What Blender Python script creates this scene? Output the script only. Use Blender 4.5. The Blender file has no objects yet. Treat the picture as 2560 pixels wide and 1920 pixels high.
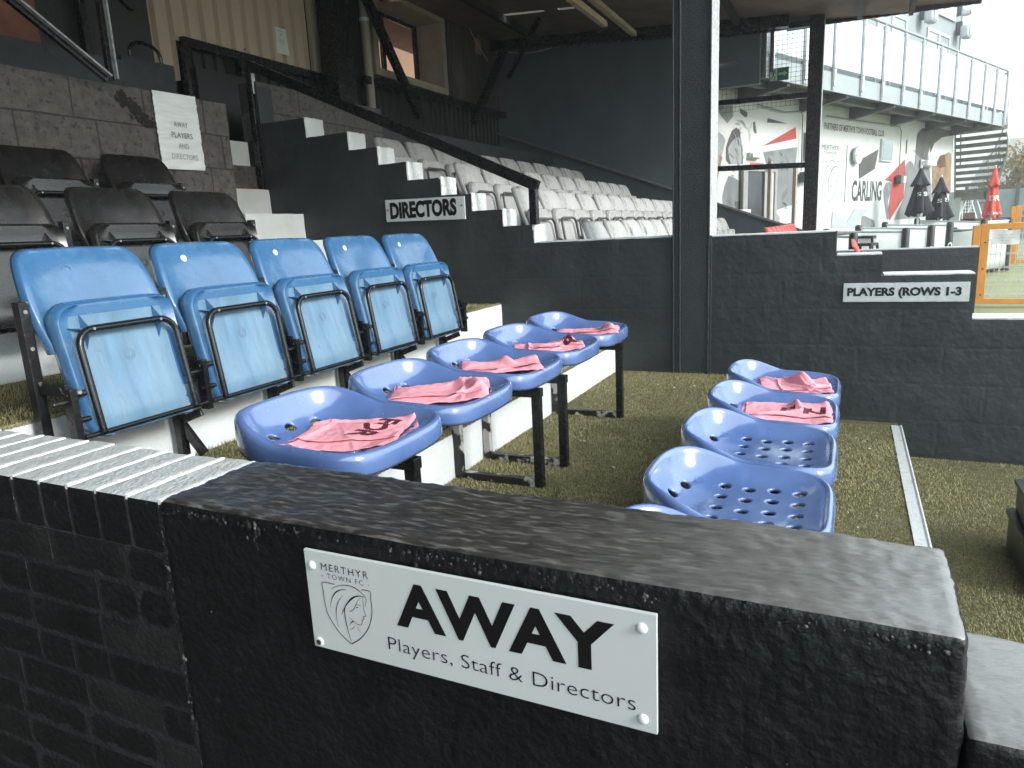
import bpy, bmesh, math, random
import numpy as np
from mathutils import Vector, Matrix, noise
from mathutils.geometry import delaunay_2d_cdt
random.seed(7); np.random.seed(7)
S = bpy.context.scene
COL = S.collection
R_ = math.radians
# ------------------------------------------------------------------ camera, sky, sun, exposure
CAMROT = [[0.4247543, 0.2115692, -0.8802399], [-0.9039758, 0.0463766, -0.4250611], [-0.0491073, 0.9762621, 0.2109521]]
cam_d = bpy.data.cameras.new('camera'); cam = bpy.data.objects.new('camera', cam_d); COL.objects.link(cam)
cam_d.sensor_width = 36.0; cam_d.lens = 24.6079; cam_d.clip_end = 3000; cam_d.clip_start = 0.05
cam.matrix_world = Matrix.Translation((0, 0, 1.0)) @ Matrix(CAMROT).to_4x4()
S.camera = cam
CLOUD = 5.2
SUN_EL, SUN_AZ = R_(27), R_(-100)          # direction TO the sun, azimuth from +X towards +Y
wd = bpy.data.worlds.new('World'); S.world = wd; wd.use_nodes = True
nt = wd.node_tree; sky = nt.nodes.new('ShaderNodeTexSky'); sky.sky_type = 'NISHITA'; sky.sun_disc = False
sky.sun_elevation = SUN_EL; sky.sun_rotation = R_(90) - SUN_AZ; sky.dust_density = 6.0; sky.air_density = 1.0; sky.ozone_density = 1.0
bg = nt.nodes['Background']; bg.inputs['Strength'].default_value = 0.15
# bright broken overcast: thin white cloud over most of the Nishita sky
wtc = nt.nodes.new('ShaderNodeTexCoord'); wn_ = nt.nodes.new('ShaderNodeTexNoise'); wn_.inputs['Scale'].default_value = 2.2; wn_.inputs['Detail'].default_value = 6
nt.links.new(wtc.outputs['Generated'], wn_.inputs['Vector'])
wr = nt.nodes.new('ShaderNodeMapRange'); wr.inputs[1].default_value = .25; wr.inputs[2].default_value = .5; wr.inputs[3].default_value = .55; wr.inputs[4].default_value = 1.0
nt.links.new(wn_.outputs['Fac'], wr.inputs[0]); wm = nt.nodes.new('ShaderNodeMix'); wm.data_type = 'RGBA'; wm.inputs['B'].default_value = (CLOUD*.86, CLOUD*.965, CLOUD*1.0, 1)
nt.links.new(wr.outputs[0], wm.inputs['Factor']); nt.links.new(sky.outputs[0], wm.inputs['A']); # the cloud is brighter towards the veiled sun
wd_ = nt.nodes.new('ShaderNodeVectorMath'); wd_.operation = 'DOT_PRODUCT'; wd_.inputs[1].default_value = (math.cos(SUN_EL)*math.cos(SUN_AZ), math.cos(SUN_EL)*math.sin(SUN_AZ), math.sin(SUN_EL))
nt.links.new(wtc.outputs['Generated'], wd_.inputs[0]); wg = nt.nodes.new('ShaderNodeMapRange'); wg.inputs[1].default_value = -.6; wg.inputs[2].default_value = 1.0; wg.inputs[3].default_value = .5; wg.inputs[4].default_value = 1.9
nt.links.new(wd_.outputs['Value'], wg.inputs[0]); wv = nt.nodes.new('ShaderNodeVectorMath'); wv.operation = 'SCALE'
nt.links.new(wm.outputs['Result'], wv.inputs[0]); nt.links.new(wg.outputs[0], wv.inputs['Scale']); nt.links.new(wv.outputs[0], bg.inputs[0])
sd = bpy.data.lights.new('sun', 'SUN'); sd.energy = 1.7; sd.angle = R_(14); sd.color = (1.0, 0.99, 0.97)
so = bpy.data.objects.new('sun', sd); COL.objects.link(so)
sv = Vector((math.cos(SUN_EL)*math.cos(SUN_AZ), math.cos(SUN_EL)*math.sin(SUN_AZ), math.sin(SUN_EL)))
so.rotation_euler = sv.to_track_quat('Z', 'Y').to_euler(); so.location = (0, -20, 20)
S.view_settings.view_transform = 'Standard'; S.view_settings.look = 'None'
S.view_settings.exposure = 1.12; S.view_settings.gamma = 1.0
S.render.engine = 'CYCLES'
S.cycles.max_bounces = 8; S.cycles.diffuse_bounces = 4; S.cycles.glossy_bounces = 4

# ------------------------------------------------------------------ materials
MATS = {}
def mat(name, col, rough=0.5, var=0.15, vscale=6.0, bump=0.0, bscale=40.0, bdet=4, metal=0.0, spec=0.5, dirt=None, dscale=3.0, dlo=0.55, dhi=0.75, rvar=0.0, trans=0.0, coat=0.0, emit=None, stretch=None, col2=None, course=0.):
    if name in MATS: return MATS[name]
    m = bpy.data.materials.new(name); m.use_nodes = True; MATS[name] = m
    t = m.node_tree; N = t.nodes; L = t.links; b = N['Principled BSDF']
    tc = N.new('ShaderNodeTexCoord'); src = tc.outputs['Object']
    if stretch:
        mp = N.new('ShaderNodeMapping'); mp.inputs['Scale'].default_value = stretch; L.new(src, mp.inputs[0]); src = mp.outputs[0]
    def nz(scale, det=4):
        n = N.new('ShaderNodeTexNoise'); n.inputs['Scale'].default_value = scale; n.inputs['Detail'].default_value = det
        L.new(src, n.inputs['Vector']); return n.outputs['Fac']
    c = (*col, 1)
    if var > 0:
        r = N.new('ShaderNodeValToRGB'); r.color_ramp.elements[0].position = 0.3; r.color_ramp.elements[1].position = 0.7
        lo = tuple(x*(1-var) for x in col); hi = tuple(min(1, x*(1+var)) for x in col)
        if col2: lo = col; hi = col2
        r.color_ramp.elements[0].color = (*lo, 1); r.color_ramp.elements[1].color = (*hi, 1)
        L.new(nz(vscale, 6), r.inputs[0]); out = r.outputs[0]
        if dirt:
            mx = N.new('ShaderNodeMix'); mx.data_type = 'RGBA'; mx.inputs['B'].default_value = (*dirt, 1)
            mr = N.new('ShaderNodeMapRange'); mr.inputs[1].default_value = dlo; mr.inputs[2].default_value = dhi
            L.new(nz(dscale, 8), mr.inputs[0]); L.new(mr.outputs[0], mx.inputs['Factor']); L.new(out, mx.inputs['A']); out = mx.outputs['Result']
        L.new(out, b.inputs['Base Color'])
    else: b.inputs['Base Color'].default_value = c
    b.inputs['Roughness'].default_value = rough
    if rvar > 0:
        mr = N.new('ShaderNodeMapRange'); mr.inputs[3].default_value = max(0, rough-rvar); mr.inputs[4].default_value = min(1, rough+rvar)
        mr.inputs[1].default_value = .3; mr.inputs[2].default_value = .7
        L.new(nz(vscale*2.3), mr.inputs[0]); L.new(mr.outputs[0], b.inputs['Roughness'])
    b.inputs['Metallic'].default_value = metal; b.inputs['Specular IOR Level'].default_value = spec
    b.inputs['Transmission Weight'].default_value = trans; b.inputs['Coat Weight'].default_value = coat; b.inputs['Coat Roughness'].default_value = .07 if rough < .25 else .36
    if emit: b.inputs['Emission Color'].default_value = (*emit[0], 1); b.inputs['Emission Strength'].default_value = emit[1]
    if bump > 0:
        bp = N.new('ShaderNodeBump'); bp.inputs['Strength'].default_value = bump; bp.inputs['Distance'].default_value = 0.01
        L.new(nz(bscale, bdet), bp.inputs['Height']); L.new(bp.outputs[0], b.inputs['Normal'])
        if course > 0:                                    # thickly painted block courses showing through
            sx = N.new('ShaderNodeSeparateXYZ'); cx = N.new('ShaderNodeCombineXYZ'); L.new(src, sx.inputs[0]); L.new(sx.outputs[1], cx.inputs[0]); L.new(sx.outputs[2], cx.inputs[1])
            wn = N.new('ShaderNodeTexNoise'); wn.inputs['Scale'].default_value = 9; L.new(src, wn.inputs['Vector']); vm = N.new('ShaderNodeVectorMath'); vm.operation = 'MULTIPLY_ADD'; vm.inputs[1].default_value = (.02, .02, 0); L.new(wn.outputs['Color'], vm.inputs[0]); L.new(cx.outputs[0], vm.inputs[2])
            br = N.new('ShaderNodeTexBrick'); br.inputs['Scale'].default_value = 1; br.inputs['Brick Width'].default_value = .45; br.inputs['Row Height'].default_value = .225; br.inputs['Mortar Size'].default_value = .016; br.inputs['Mortar Smooth'].default_value = .9
            L.new(vm.outputs[0], br.inputs['Vector']); b2 = N.new('ShaderNodeBump'); b2.inputs['Strength'].default_value = course; b2.inputs['Distance'].default_value = .01; b2.invert = True
            L.new(br.outputs['Fac'], b2.inputs['Height']); L.new(bp.outputs[0], b2.inputs['Normal']); L.new(b2.outputs[0], b.inputs['Normal'])
    return m
BLACKWALL = mat('black_wall_paint', (.0045, .0056, .0062), .44, .3, 9, .55, 60, 8, rvar=.12, spec=.45, dirt=(.045, .046, .045), dscale=38, dlo=.69, dhi=.78)
BLACKTOP = mat('black_top_painted_sheen', (.018, .0165, .0155), .36, .35, 26, .34, 45, 8, rvar=.06, stretch=(3.2, .7, 1), col2=(.042, .038, .035), dirt=(.17, .165, .16), dscale=34, dlo=.5, dhi=.74, spec=.9, coat=.8)
def sheen_end(m, y0, y1, col):                             # sky sheen painted as paler grey towards the open end of the wall top
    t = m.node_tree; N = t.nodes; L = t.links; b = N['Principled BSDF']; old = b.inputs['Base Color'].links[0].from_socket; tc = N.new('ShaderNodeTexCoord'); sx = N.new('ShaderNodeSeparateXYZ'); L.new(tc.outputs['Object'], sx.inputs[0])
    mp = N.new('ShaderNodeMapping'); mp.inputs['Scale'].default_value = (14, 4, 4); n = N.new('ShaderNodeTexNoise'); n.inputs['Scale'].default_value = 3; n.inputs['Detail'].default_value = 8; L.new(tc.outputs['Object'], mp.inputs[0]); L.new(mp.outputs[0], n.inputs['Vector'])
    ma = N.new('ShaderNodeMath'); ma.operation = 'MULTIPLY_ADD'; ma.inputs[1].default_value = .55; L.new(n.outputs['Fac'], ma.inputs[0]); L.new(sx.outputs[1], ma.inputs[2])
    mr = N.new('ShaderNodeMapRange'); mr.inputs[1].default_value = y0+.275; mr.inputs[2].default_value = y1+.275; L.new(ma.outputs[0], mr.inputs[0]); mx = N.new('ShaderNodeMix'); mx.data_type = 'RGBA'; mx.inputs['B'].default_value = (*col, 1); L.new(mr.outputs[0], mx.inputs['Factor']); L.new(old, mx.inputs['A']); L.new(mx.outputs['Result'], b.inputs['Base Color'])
sheen_end(BLACKTOP, -.08, -.68, (.165, .165, .16))
BLACKFAR = mat('dark_grey_wall_paint', (.030, .036, .0395), .5, .22, 3, .5, 24, 8, rvar=.1, spec=.4, course=.09, dirt=(.05, .057, .06), dscale=2.5, dlo=.58, dhi=.85)
BLACKSTEEL = mat('black_steel_paint', (.0085, .0095, .0105), .26, .25, 14, .05, 60, 4, rvar=.06)
GRITSTEEL = mat('pillar_paint', (.024, .031, .036), .36, .2, 9, .7, 140, 3, rvar=.06)
FEWCHIP = mat('black_paint_with_few_chips', (.0085,.0095,.0105), .36, .25, 14, .2, 60, 4, dirt=(.30,.28,.26), dscale=22, dlo=.64, dhi=.68)
RUST = mat('rusty_chipped_black', (.012, .012, .013), .4, .3, 20, .4, 70, 6, dirt=(.16, .07, .04), dscale=18, dlo=.6, dhi=.66)
CHIP = mat('chipped_black_and_white', (.012, .012, .013), .4, .3, 20, .4, 70, 6, dirt=(.42, .42, .4), dscale=14, dlo=.5, dhi=.56)
WHITE = mat('white_masonry_paint', (.70, .74, .745), .62, .08, 5, .45, 45, 8, dirt=(.30, .27, .23), dscale=5, dlo=.66, dhi=.86)
WHITEROUGH = mat('white_roughcast_paint', (.80, .83, .83), .6, .06, 5, 1.0, 45, 8, dirt=(.4, .38, .35), dscale=7, dlo=.7, dhi=.9)
COPING = mat('white_coping_paint', (.50, .53, .53), .62, .12, 45, .6, 110, 8, dirt=(.45, .44, .42), dscale=30, dlo=.5, dhi=.9)
COPJOINT = mat('white_coping_joint', (.80, .83, .83), .55, .05, 20, .4, 60, 6)
BLOCK = mat('grey_brown_block_paint', (.112, .102, .098), .7, .3, 14, 1.0, 55, 12, dirt=(.035, .032, .031), dscale=26, dlo=.55, dhi=.68)
CREAM = mat('cream_cladding', (.50, .405, .305), .5, .1, 3, .15, 8, 4, dirt=(.18, .14, .1), dscale=4, dlo=.66, dhi=.9, stretch=(1, 1, .25))
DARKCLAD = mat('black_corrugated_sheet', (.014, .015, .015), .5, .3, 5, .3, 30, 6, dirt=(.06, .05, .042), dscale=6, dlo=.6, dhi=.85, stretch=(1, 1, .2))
FRAME = mat('stone_beige_frame', (.34, .295, .235), .6, .12, 6, .2, 30, 5)
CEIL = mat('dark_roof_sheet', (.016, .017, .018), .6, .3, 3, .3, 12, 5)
CEILB = mat('brown_roof_lining', (.15, .12, .105), .7, .3, 2.5, .3, 12, 6)
BRICKRED = mat('brown_board', (.16, .065, .04), .8, .35, 5, .5, 25, 8)
GALV = mat('galvanised_steel', (.42, .45, .46), .4, .15, 8, .1, 40, metal=.75)
SILV = mat('pale_steel_paint', (.50, .54, .55), .45, .12, 8, .1, 40)
BLUE = mat('blue_seat_plastic', (.045, .142, .30), .24, .14, 9, .05, 60, 3, rvar=.08, dirt=(.13, .26, .42), dscale=7, dlo=.55, dhi=.85, spec=.8, coat=.4)
BLUEPAN = mat('scuffed_blue_seat_plastic', (.10, .21, .33), .36, .22, 16, .3, 30, 8, rvar=.1, dirt=(.22, .33, .43), dscale=5, dlo=.3, dhi=.9, stretch=(1.6, 1, .3))
SCREWM = mat('dull_screw_metal', (.30, .31, .31), .45, .2, 60, metal=.5)
BUCKET = mat('blue_bench_seat_plastic', (.096, .168, .385), .2, .1, 8, .04, 50, 5, rvar=.1, spec=.9, coat=.75, dirt=(.15, .22, .41), dscale=3.5, dlo=.45, dhi=1.0)
BLKSEAT = mat('black_seat_plastic', (.012, .012, .0122), .26, .25, 6, .02, 70, 4, rvar=.05, dirt=(.036, .034, .032), dscale=3.5, dlo=.5, dhi=.85, spec=.8)
WHTSEAT = mat('pale_grey_seat_plastic', (.42, .425, .42), .3, .1, 5, .05, 50, 3, rvar=.08, dirt=(.30, .285, .27), dscale=4, dlo=.55, dhi=.85)
REDSEAT = mat('red_seat_plastic', (.62, .06, .05), .28, .1, 5)
SIGNW = mat('off_white_sign_board', (.60, .645, .64), .32, .03, 4, dirt=(.42, .44, .43), dscale=6, dlo=.68, dhi=.95)
SIGNOLD = mat('painted_white_sign_board', (.58, .63, .65), .5, .08, 9, .2, 40, 5, dirt=(.25, .27, .28), dscale=8, dlo=.66, dhi=.85)
LETTER = mat('black_lettering', (.006, .006, .006), .35, 0)
LETTERG = mat('faded_grey_lettering', (.36, .40, .41), .6, 0)
LETTERD = mat('dark_grey_mural_paint', (.05, .052, .055), .7, .1, 6)
CAPW = mat('white_screw_cap', (.78, .8, .8), .3, 0)
SCREW = mat('rusty_screw', (.09, .04, .025), .5, .3, 60, metal=.3)
PINK = mat('pink_bib_mesh_fabric', (.91, .39, .465), .8, .06, 12, .35, 620, 1, spec=.2)
MAROON = mat('maroon_print', (.10, .012, .02), .7, .4, 300)
PAPER = mat('crinkled_plastic_sleeve', (.85, .88, .89), .12, .06, 8, .5, 12, 4, stretch=(.6, 1, 3))
NOTICE = mat('white_paper_notice', (.66, .66, .63), .5, .05, 10)
TURFB = mat('artificial_turf_base', (.055, .052, .02), .9, .3, 60, .8, 150, 6, col2=(.125, .115, .048))
TURF = mat('artificial_turf_blades', (.225, .215, .09), .6, .3, 25, col2=(.36, .33, .165), dirt=(.13, .12, .055), dscale=2.2, dlo=.5, dhi=.8)
PITCH = mat('pitch_grass', (.17, .19, .085), .9, .2, 1.5, .5, 60, 6, col2=(.27, .28, .15))
MOULD = mat('mossy_turf_edge', (.05, .055, .02), .9, .4, 30)
ALU = mat('aluminium_strip', (.66, .69, .71), .4, .12, 20, .2, 60, metal=.25, dirt=(.5, .5, .48), dscale=20, dlo=.5, dhi=.7)
RENDERW = mat('white_wall_render', (.52, .545, .54), .75, .05, 2, .2, 30, 6)
MUR = dict(dark=mat('mural_dark_grey', (.085, .085, .085), .75, .25, 3), grey=mat('mural_mid_grey', (0.186, 0.201, 0.207), .75, .2, 3), pale=mat('mural_pale_grey', (0.276, 0.294, 0.300), .75, .18, 4),
   red=mat('mural_red', (0.360, 0.060, 0.051), .7, .12, 3), steel=mat('mural_steel_grey', (0.162, 0.192, 0.210), .75, .3, 6), tan=mat('mural_tan', (0.252, 0.162, 0.096), .75, .35, 3), tan2=mat('mural_taupe', (0.150, 0.135, 0.117), .75, .1, 3),
   brown=mat('mural_brown', (.10, .05, .03), .75, .3, 5), paleblue=mat('mural_pale_blue', (0.360, 0.402, 0.420), .75, .05, 3))
GREYB = mat('pale_grey_building_render', (.27, .305, .32), .7, .06, 1.5)
GLASSW = mat('frosted_glass_panel', (.50, .545, .555), .3, .05, 1.5)
WINGL = mat('window_glass', (.30, .35, .37), .08, .1, 1)
ROOMW = mat('lit_room_wall', (.5, .33, .22), .7, .1, 3, emit=((.62, .42, .30), .42))
SOFFIT = mat('grey_balcony_underside', (.12, .13, .135), .6, .15, 2)
STAIRB = mat('brown_grey_stair_tread', (.27, .26, .25), .6, .2, 6)
BLKFAB = mat('black_parasol_fabric', (.012, .014, .016), .75, .3, 8, .3, 40)
REDFAB = mat('red_parasol_fabric', (.58, .085, .06), .75, .12, 6, .3, 40)
CANVAS = mat('white_barrier_canvas', (.82, .85, .85), .7, .05, 3, .15, 20)
BLKPL = mat('black_plastic', (.012, .013, .015), .4, .2, 8)
ORANGE = mat('orange_gate_paint', (.60, .25, .035), .5, .12, 8, .2, 40)
WIREW = mat('white_mesh_wire', (.55, .57, .56), .5, 0)
WIREG = mat('grey_mesh_wire', (.10, .10, .105), .5, 0)
GREEN = mat('exit_sign_green', (.015, .20, .12), .4, 0)
PICTO = mat('exit_sign_cream', (.62, .60, .50), .5, 0)
BLUESGN = mat('blue_notice', (.04, .25, .55), .5, 0)
WOODW = mat('weathered_timber', (.33, .26, .19), .7, .2, 6, .3, 30, stretch=(.3, 3, 3))
LAMPW = mat('opal_lamp_diffuser', (.7, .71, .7), .35, 0)
CABLE = mat('pale_cable', (.36, .36, .35), .5, 0)
HILLM = mat('hillside', (.10, .125, .085), .95, .35, .03, col2=(.20, .19, .15))
LEAF = mat('autumn_leaves', (.16, .11, .035), .8, .3, 2, col2=(.30, .21, .075))
LEAFG = mat('dull_green_leaves', (.05, .07, .03), .8, .3, 2, col2=(.11, .12, .05))
BARK = mat('tree_bark', (.06, .05, .04), .9, .3, 8, .5, 30)
FENCEG = mat('grey_green_fence', (.20, .25, .255), .7, .12, 3)
FENCEP = mat('dark_green_fence_post', (.04, .07, .055), .6, .1, 4)
def make_translucent(m, f):
    t = m.node_tree; b = t.nodes['Principled BSDF']; o = t.nodes['Material Output']; tr_ = t.nodes.new('ShaderNodeBsdfTranslucent'); mx = t.nodes.new('ShaderNodeMixShader'); mx.inputs[0].default_value = f
    tr_.inputs[0].default_value = (.95, .97, .97, 1); t.links.new(b.outputs[0], mx.inputs[1]); t.links.new(tr_.outputs[0], mx.inputs[2]); t.links.new(mx.outputs[0], o.inputs[0])
make_translucent(CANVAS, .7)
GABLE = mat('dark_blue_grey_gable_sheet', (.085, .107, .12), .55, .14, 2, .3, 14, 8, spec=.4, dirt=(.11, .13, .14), dscale=.9, dlo=.5, dhi=.75)
NETW = mat('white_net', (.7, .72, .74), .7, 0)

# ------------------------------------------------------------------ helpers
class MB:
    def __init__(s): s.v = []; s.f = []; s.mi = []
    def add(s, vs, fs, mi=0):
        o = len(s.v); s.v.extend([tuple(p) for p in vs]); s.f.extend([[i+o for i in f] for f in fs]); s.mi.extend([mi]*len(fs)); return s
    def box(s, x0, x1, y0, y1, z0, z1, mi=0):
        return s.add([(x0,y0,z0),(x1,y0,z0),(x1,y1,z0),(x0,y1,z0),(x0,y0,z1),(x1,y0,z1),(x1,y1,z1),(x0,y1,z1)],
            [(0,3,2,1),(4,5,6,7),(0,1,5,4),(1,2,6,5),(2,3,7,6),(3,0,4,7)], mi)
    def bar(s, a, b, w, h=None, up=(0,0,1), mi=0):       # rectangular bar from a to b
        h = h or w; a = Vector(a); b = Vector(b); d = (b-a).normalized(); u = Vector(up)
        if abs(d.dot(u)) > .98: u = Vector((0,1,0))
        r = d.cross(u).normalized(); u = r.cross(d).normalized(); vs = []
        for p in (a, b):
            for q, t in ((-1,-1),(1,-1),(1,1),(-1,1)): vs.append(p + r*(q*w/2) + u*(t*h/2))
        return s.add(vs, [(0,1,2,3),(7,6,5,4),(0,4,5,1),(1,5,6,2),(2,6,7,3),(3,7,4,0)], mi)
    def tube(s, pts, r, n=8, mi=0, closed=False):
        pts = [Vector(p) for p in pts]; m = len(pts); rs = r if isinstance(r, (list, tuple)) else [r]*m; vs = []; fs = []; prev = None
        for i, p in enumerate(pts):
            d = (pts[min(i+1, m-1)] - pts[max(i-1, 0)])
            if closed: d = pts[(i+1) % m] - pts[i-1]
            d.normalize()
            if prev is None: u = d.orthogonal().normalized()
            else: u = (prev - d*prev.dot(d)).normalized()
            prev = u; w = d.cross(u)
            for k in range(n):
                a = 2*math.pi*k/n; vs.append(p + (u*math.cos(a) + w*math.sin(a))*rs[i])
        for i in range(m if closed else m-1):
            j = (i+1) % m
            for k in range(n): fs.append((i*n+k, i*n+(k+1) % n, j*n+(k+1) % n, j*n+k))
        if not closed: fs.append(tuple(range(n-1, -1, -1))); fs.append(tuple((m-1)*n+k for k in range(n)))
        return s.add(vs, fs, mi)
    def cyl(s, a, b, r, n=12, mi=0): return s.tube([a, b], r, n, mi)
    def prism(s, poly, axis, lo, hi, mi=0):              # 2-D polygon extruded along an axis
        def P(p, t): return (t, p[0], p[1]) if axis == 'x' else ((p[0], t, p[1]) if axis == 'y' else (p[0], p[1], t))
        n = len(poly); vs = [P(p, lo) for p in poly] + [P(p, hi) for p in poly]
        return s.add(vs, [tuple(range(n))[::-1], tuple(range(n, 2*n))] + [(i, (i+1) % n, n+(i+1) % n, n+i) for i in range(n)], mi)
    def lathe(s, prof, c=(0,0,0), n=20, mi=0):
        vs = []; fs = []; m = len(prof)
        for r, z in prof:
            for k in range(n): a = 2*math.pi*k/n; vs.append((c[0]+r*math.cos(a), c[1]+r*math.sin(a), c[2]+z))
        for i in range(m-1):
            for k in range(n): fs.append((i*n+k, i*n+(k+1) % n, (i+1)*n+(k+1) % n, (i+1)*n+k))
        fs.append(tuple(range(n-1, -1, -1))); fs.append(tuple((m-1)*n+k for k in range(n)))
        return s.add(vs, fs, mi)
    def rbox(s, x0, x1, y0, y1, z0, z1, res=.02, r=.006, amp=.002, nsc=25., seed=0., amp2=0., nsc2=4., mi=0, topmi=None, frontmi=None, flushy=False):
        # box with rounded edges whose skin is finely divided and uneven
        lo = Vector((x0,y0,z0)); hi = Vector((x1,y1,z1)); idx = {}; vs = []; fs = []; ms = []
        nn = [max(1, int(round((hi[i]-lo[i])/res))) for i in range(3)]
        def vid(i, j, k):
            key = (i,j,k)
            if key in idx: return idx[key]
            p = Vector((lo[0]+(hi[0]-lo[0])*i/nn[0], lo[1]+(hi[1]-lo[1])*j/nn[1], lo[2]+(hi[2]-lo[2])*k/nn[2]))
            q = Vector([min(max(p[a], lo[a]+r), hi[a]-r) if not (flushy and a == 1) else p[a] for a in range(3)]); d = p-q
            if d.length > 1e-9:
                d.normalize(); p = q + d*r
                if amp: p += d*(noise.noise(p*nsc+Vector((seed,seed,0)))*amp + (noise.noise(p*nsc2+Vector((seed,0,seed)))*amp2 if amp2 else 0))
            idx[key] = len(vs); vs.append(p); return idx[key]
        for ax in range(3):
            a, b = [(1,2),(2,0),(0,1)][ax]
            for side in (0, nn[ax]):
                for i in range(nn[a]):
                    for j in range(nn[b]):
                        def K(u, w):
                            t = [0,0,0]; t[ax] = side; t[a] = u; t[b] = w; return vid(*t)
                        f = [K(i,j), K(i+1,j), K(i+1,j+1), K(i,j+1)]
                        fs.append(f if side else f[::-1])
                        ms.append(topmi if (topmi is not None and ax == 2 and side) else (frontmi if (frontmi is not None and ax == 1 and not side) else mi))
        o = len(s.v); s.v.extend([tuple(p) for p in vs]); s.f.extend([[i+o for i in f] for f in fs]); s.mi.extend(ms); return s
    def build(s, name, m, parent=None, org=(0,0,0), smooth=False, bevel=0., angle=40, solid=0., sub=0):
        me = bpy.data.meshes.new(name)
        vs = s.v if org == (0,0,0) else [(a-org[0], b-org[1], c-org[2]) for a, b, c in s.v]
        me.from_pydata(vs, [], s.f); me.update()
        ml = m if isinstance(m, (list, tuple)) else [m]
        for x in ml: me.materials.append(x)
        if any(s.mi): me.polygons.foreach_set('material_index', s.mi)
        b = bmesh.new(); b.from_mesh(me); bmesh.ops.recalc_face_normals(b, faces=b.faces); b.to_mesh(me); b.free()
        o = bpy.data.objects.new(name, me); COL.objects.link(o)
        if parent: o.parent = parent
        if solid: q = o.modifiers.new('solid', 'SOLIDIFY'); q.thickness = solid; q.offset = 0
        if bevel: q = o.modifiers.new('bevel', 'BEVEL'); q.width = bevel; q.segments = 2; q.limit_method = 'ANGLE'; q.angle_limit = R_(35)
        if sub: q = o.modifiers.new('sub', 'SUBSURF'); q.levels = sub; q.render_levels = sub
        if smooth:
            me.polygons.foreach_set('use_smooth', [True]*len(me.polygons)); me.set_sharp_from_angle(angle=R_(angle))
        return o
def tag(o, label, cat=None, group=None, kind=None):
    o['label'] = label
    if cat: o['category'] = cat
    if group: o['group'] = group
    if kind: o['kind'] = kind
    return o
def thing(name, label, cat, loc=(0,0,0), rotz=0., group=None):
    o = bpy.data.objects.new(name, None); COL.objects.link(o); o.location = loc; o.rotation_euler = (0,0,rotz); o.empty_display_size = .1
    return tag(o, label, cat, group)
def struct(o): o['kind'] = 'structure'; return o
def dup(root, loc=None, rotz=None, label=None, swap=None, skip=()):
    r = root.copy(); COL.objects.link(r)
    if loc: r.location = loc
    if rotz is not None: r.rotation_euler = (0,0,rotz)
    if label: r['label'] = label
    def rec(src, dst):
        for ch in list(src.children):
            if ch.name.split('.')[0] in skip: continue
            c = ch.copy(); COL.objects.link(c); c.parent = dst; rec(ch, c)
    rec(root, r); return r
def txt(body, w=None, h=None, bold=0., ext=.001, name='lettering', m=None, space=1.0, align='l', line=1.0):
    cu = bpy.data.curves.new('t', 'FONT'); cu.body = body; cu.size = 1.0; cu.extrude = 0.0; cu.offset = bold; cu.space_character = space; cu.space_line = line
    cu.align_x = 'CENTER' if align == 'c' else 'LEFT'; cu.resolution_u = 4
    o = bpy.data.objects.new('t', cu); COL.objects.link(o); dg = bpy.context.evaluated_depsgraph_get()
    me = bpy.data.meshes.new_from_object(o.evaluated_get(dg)); bpy.data.objects.remove(o); bpy.data.curves.remove(cu)
    V = np.array([v.co[:2] for v in me.vertices]); F = [list(p.vertices) for p in me.polygons]; bpy.data.meshes.remove(me)
    lo = V.min(0); hi = V.max(0); V = V-lo; sz = hi-lo
    sy = h/sz[1] if h else (w/sz[0]); sx = w/sz[0] if w else sy
    return V*np.array([sx, sy]), F
def put_txt(name, m, parent, body, o, ux, uy, w=None, h=None, bold=0., lift=.0015, space=1.0, align='l', org=(0,0,0), line=1.0, shear=None):
    # flat lettering: o = lower-left corner, ux/uy = reading and up directions
    V, F = txt(body, w, h, bold, space=space, align=align, line=line); o = Vector(o); ux = Vector(ux); uy = Vector(uy); n = ux.cross(uy)
    b = MB(); b.add([o + ux*float(x) + uy*float(y) + n*lift for x, y in V], F)
    return b.build(name, m, parent, org)
def strokes(lines, o, ux, uy, sc=1.0, lift=.0015, wsc=1.0):
    b = MB(); o = Vector(o); ux = Vector(ux); uy = Vector(uy); n = ux.cross(uy)
    for pts, (wa, wm, we) in lines:
        P = [Vector(p) for p in pts]
        Q = []                                            # smooth with Catmull-Rom
        for i in range(len(P)-1):
            p0, p1, p2, p3 = P[max(i-1,0)], P[i], P[i+1], P[min(i+2, len(P)-1)]
            for t in (0,.25,.5,.75):
                Q.append(.5*((2*p1)+(p2-p0)*t+(2*p0-5*p1+4*p2-p3)*t*t+(3*p1-p0-3*p2+p3)*t**3) if len(P) > 3 else p1.lerp(p2, t))
        Q.append(P[-1]); m = len(Q); vs = []
        for i, q in enumerate(Q):
            d = (Q[min(i+1,m-1)]-Q[max(i-1,0)]); d.normalize(); nn = Vector((-d.y, d.x)); t = i/(m-1)
            w = (wa+(wm-wa)*t*2 if t < .5 else wm+(we-wm)*(t-.5)*2)*wsc
            for sgn in (1,-1): r = (q + nn*w*sgn/sc)*sc; vs.append(o+ux*r.x+uy*r.y+n*lift)
        b.add(vs, [(2*i, 2*i+1, 2*i+3, 2*i+2) for i in range(m-1)])
    return b
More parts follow.
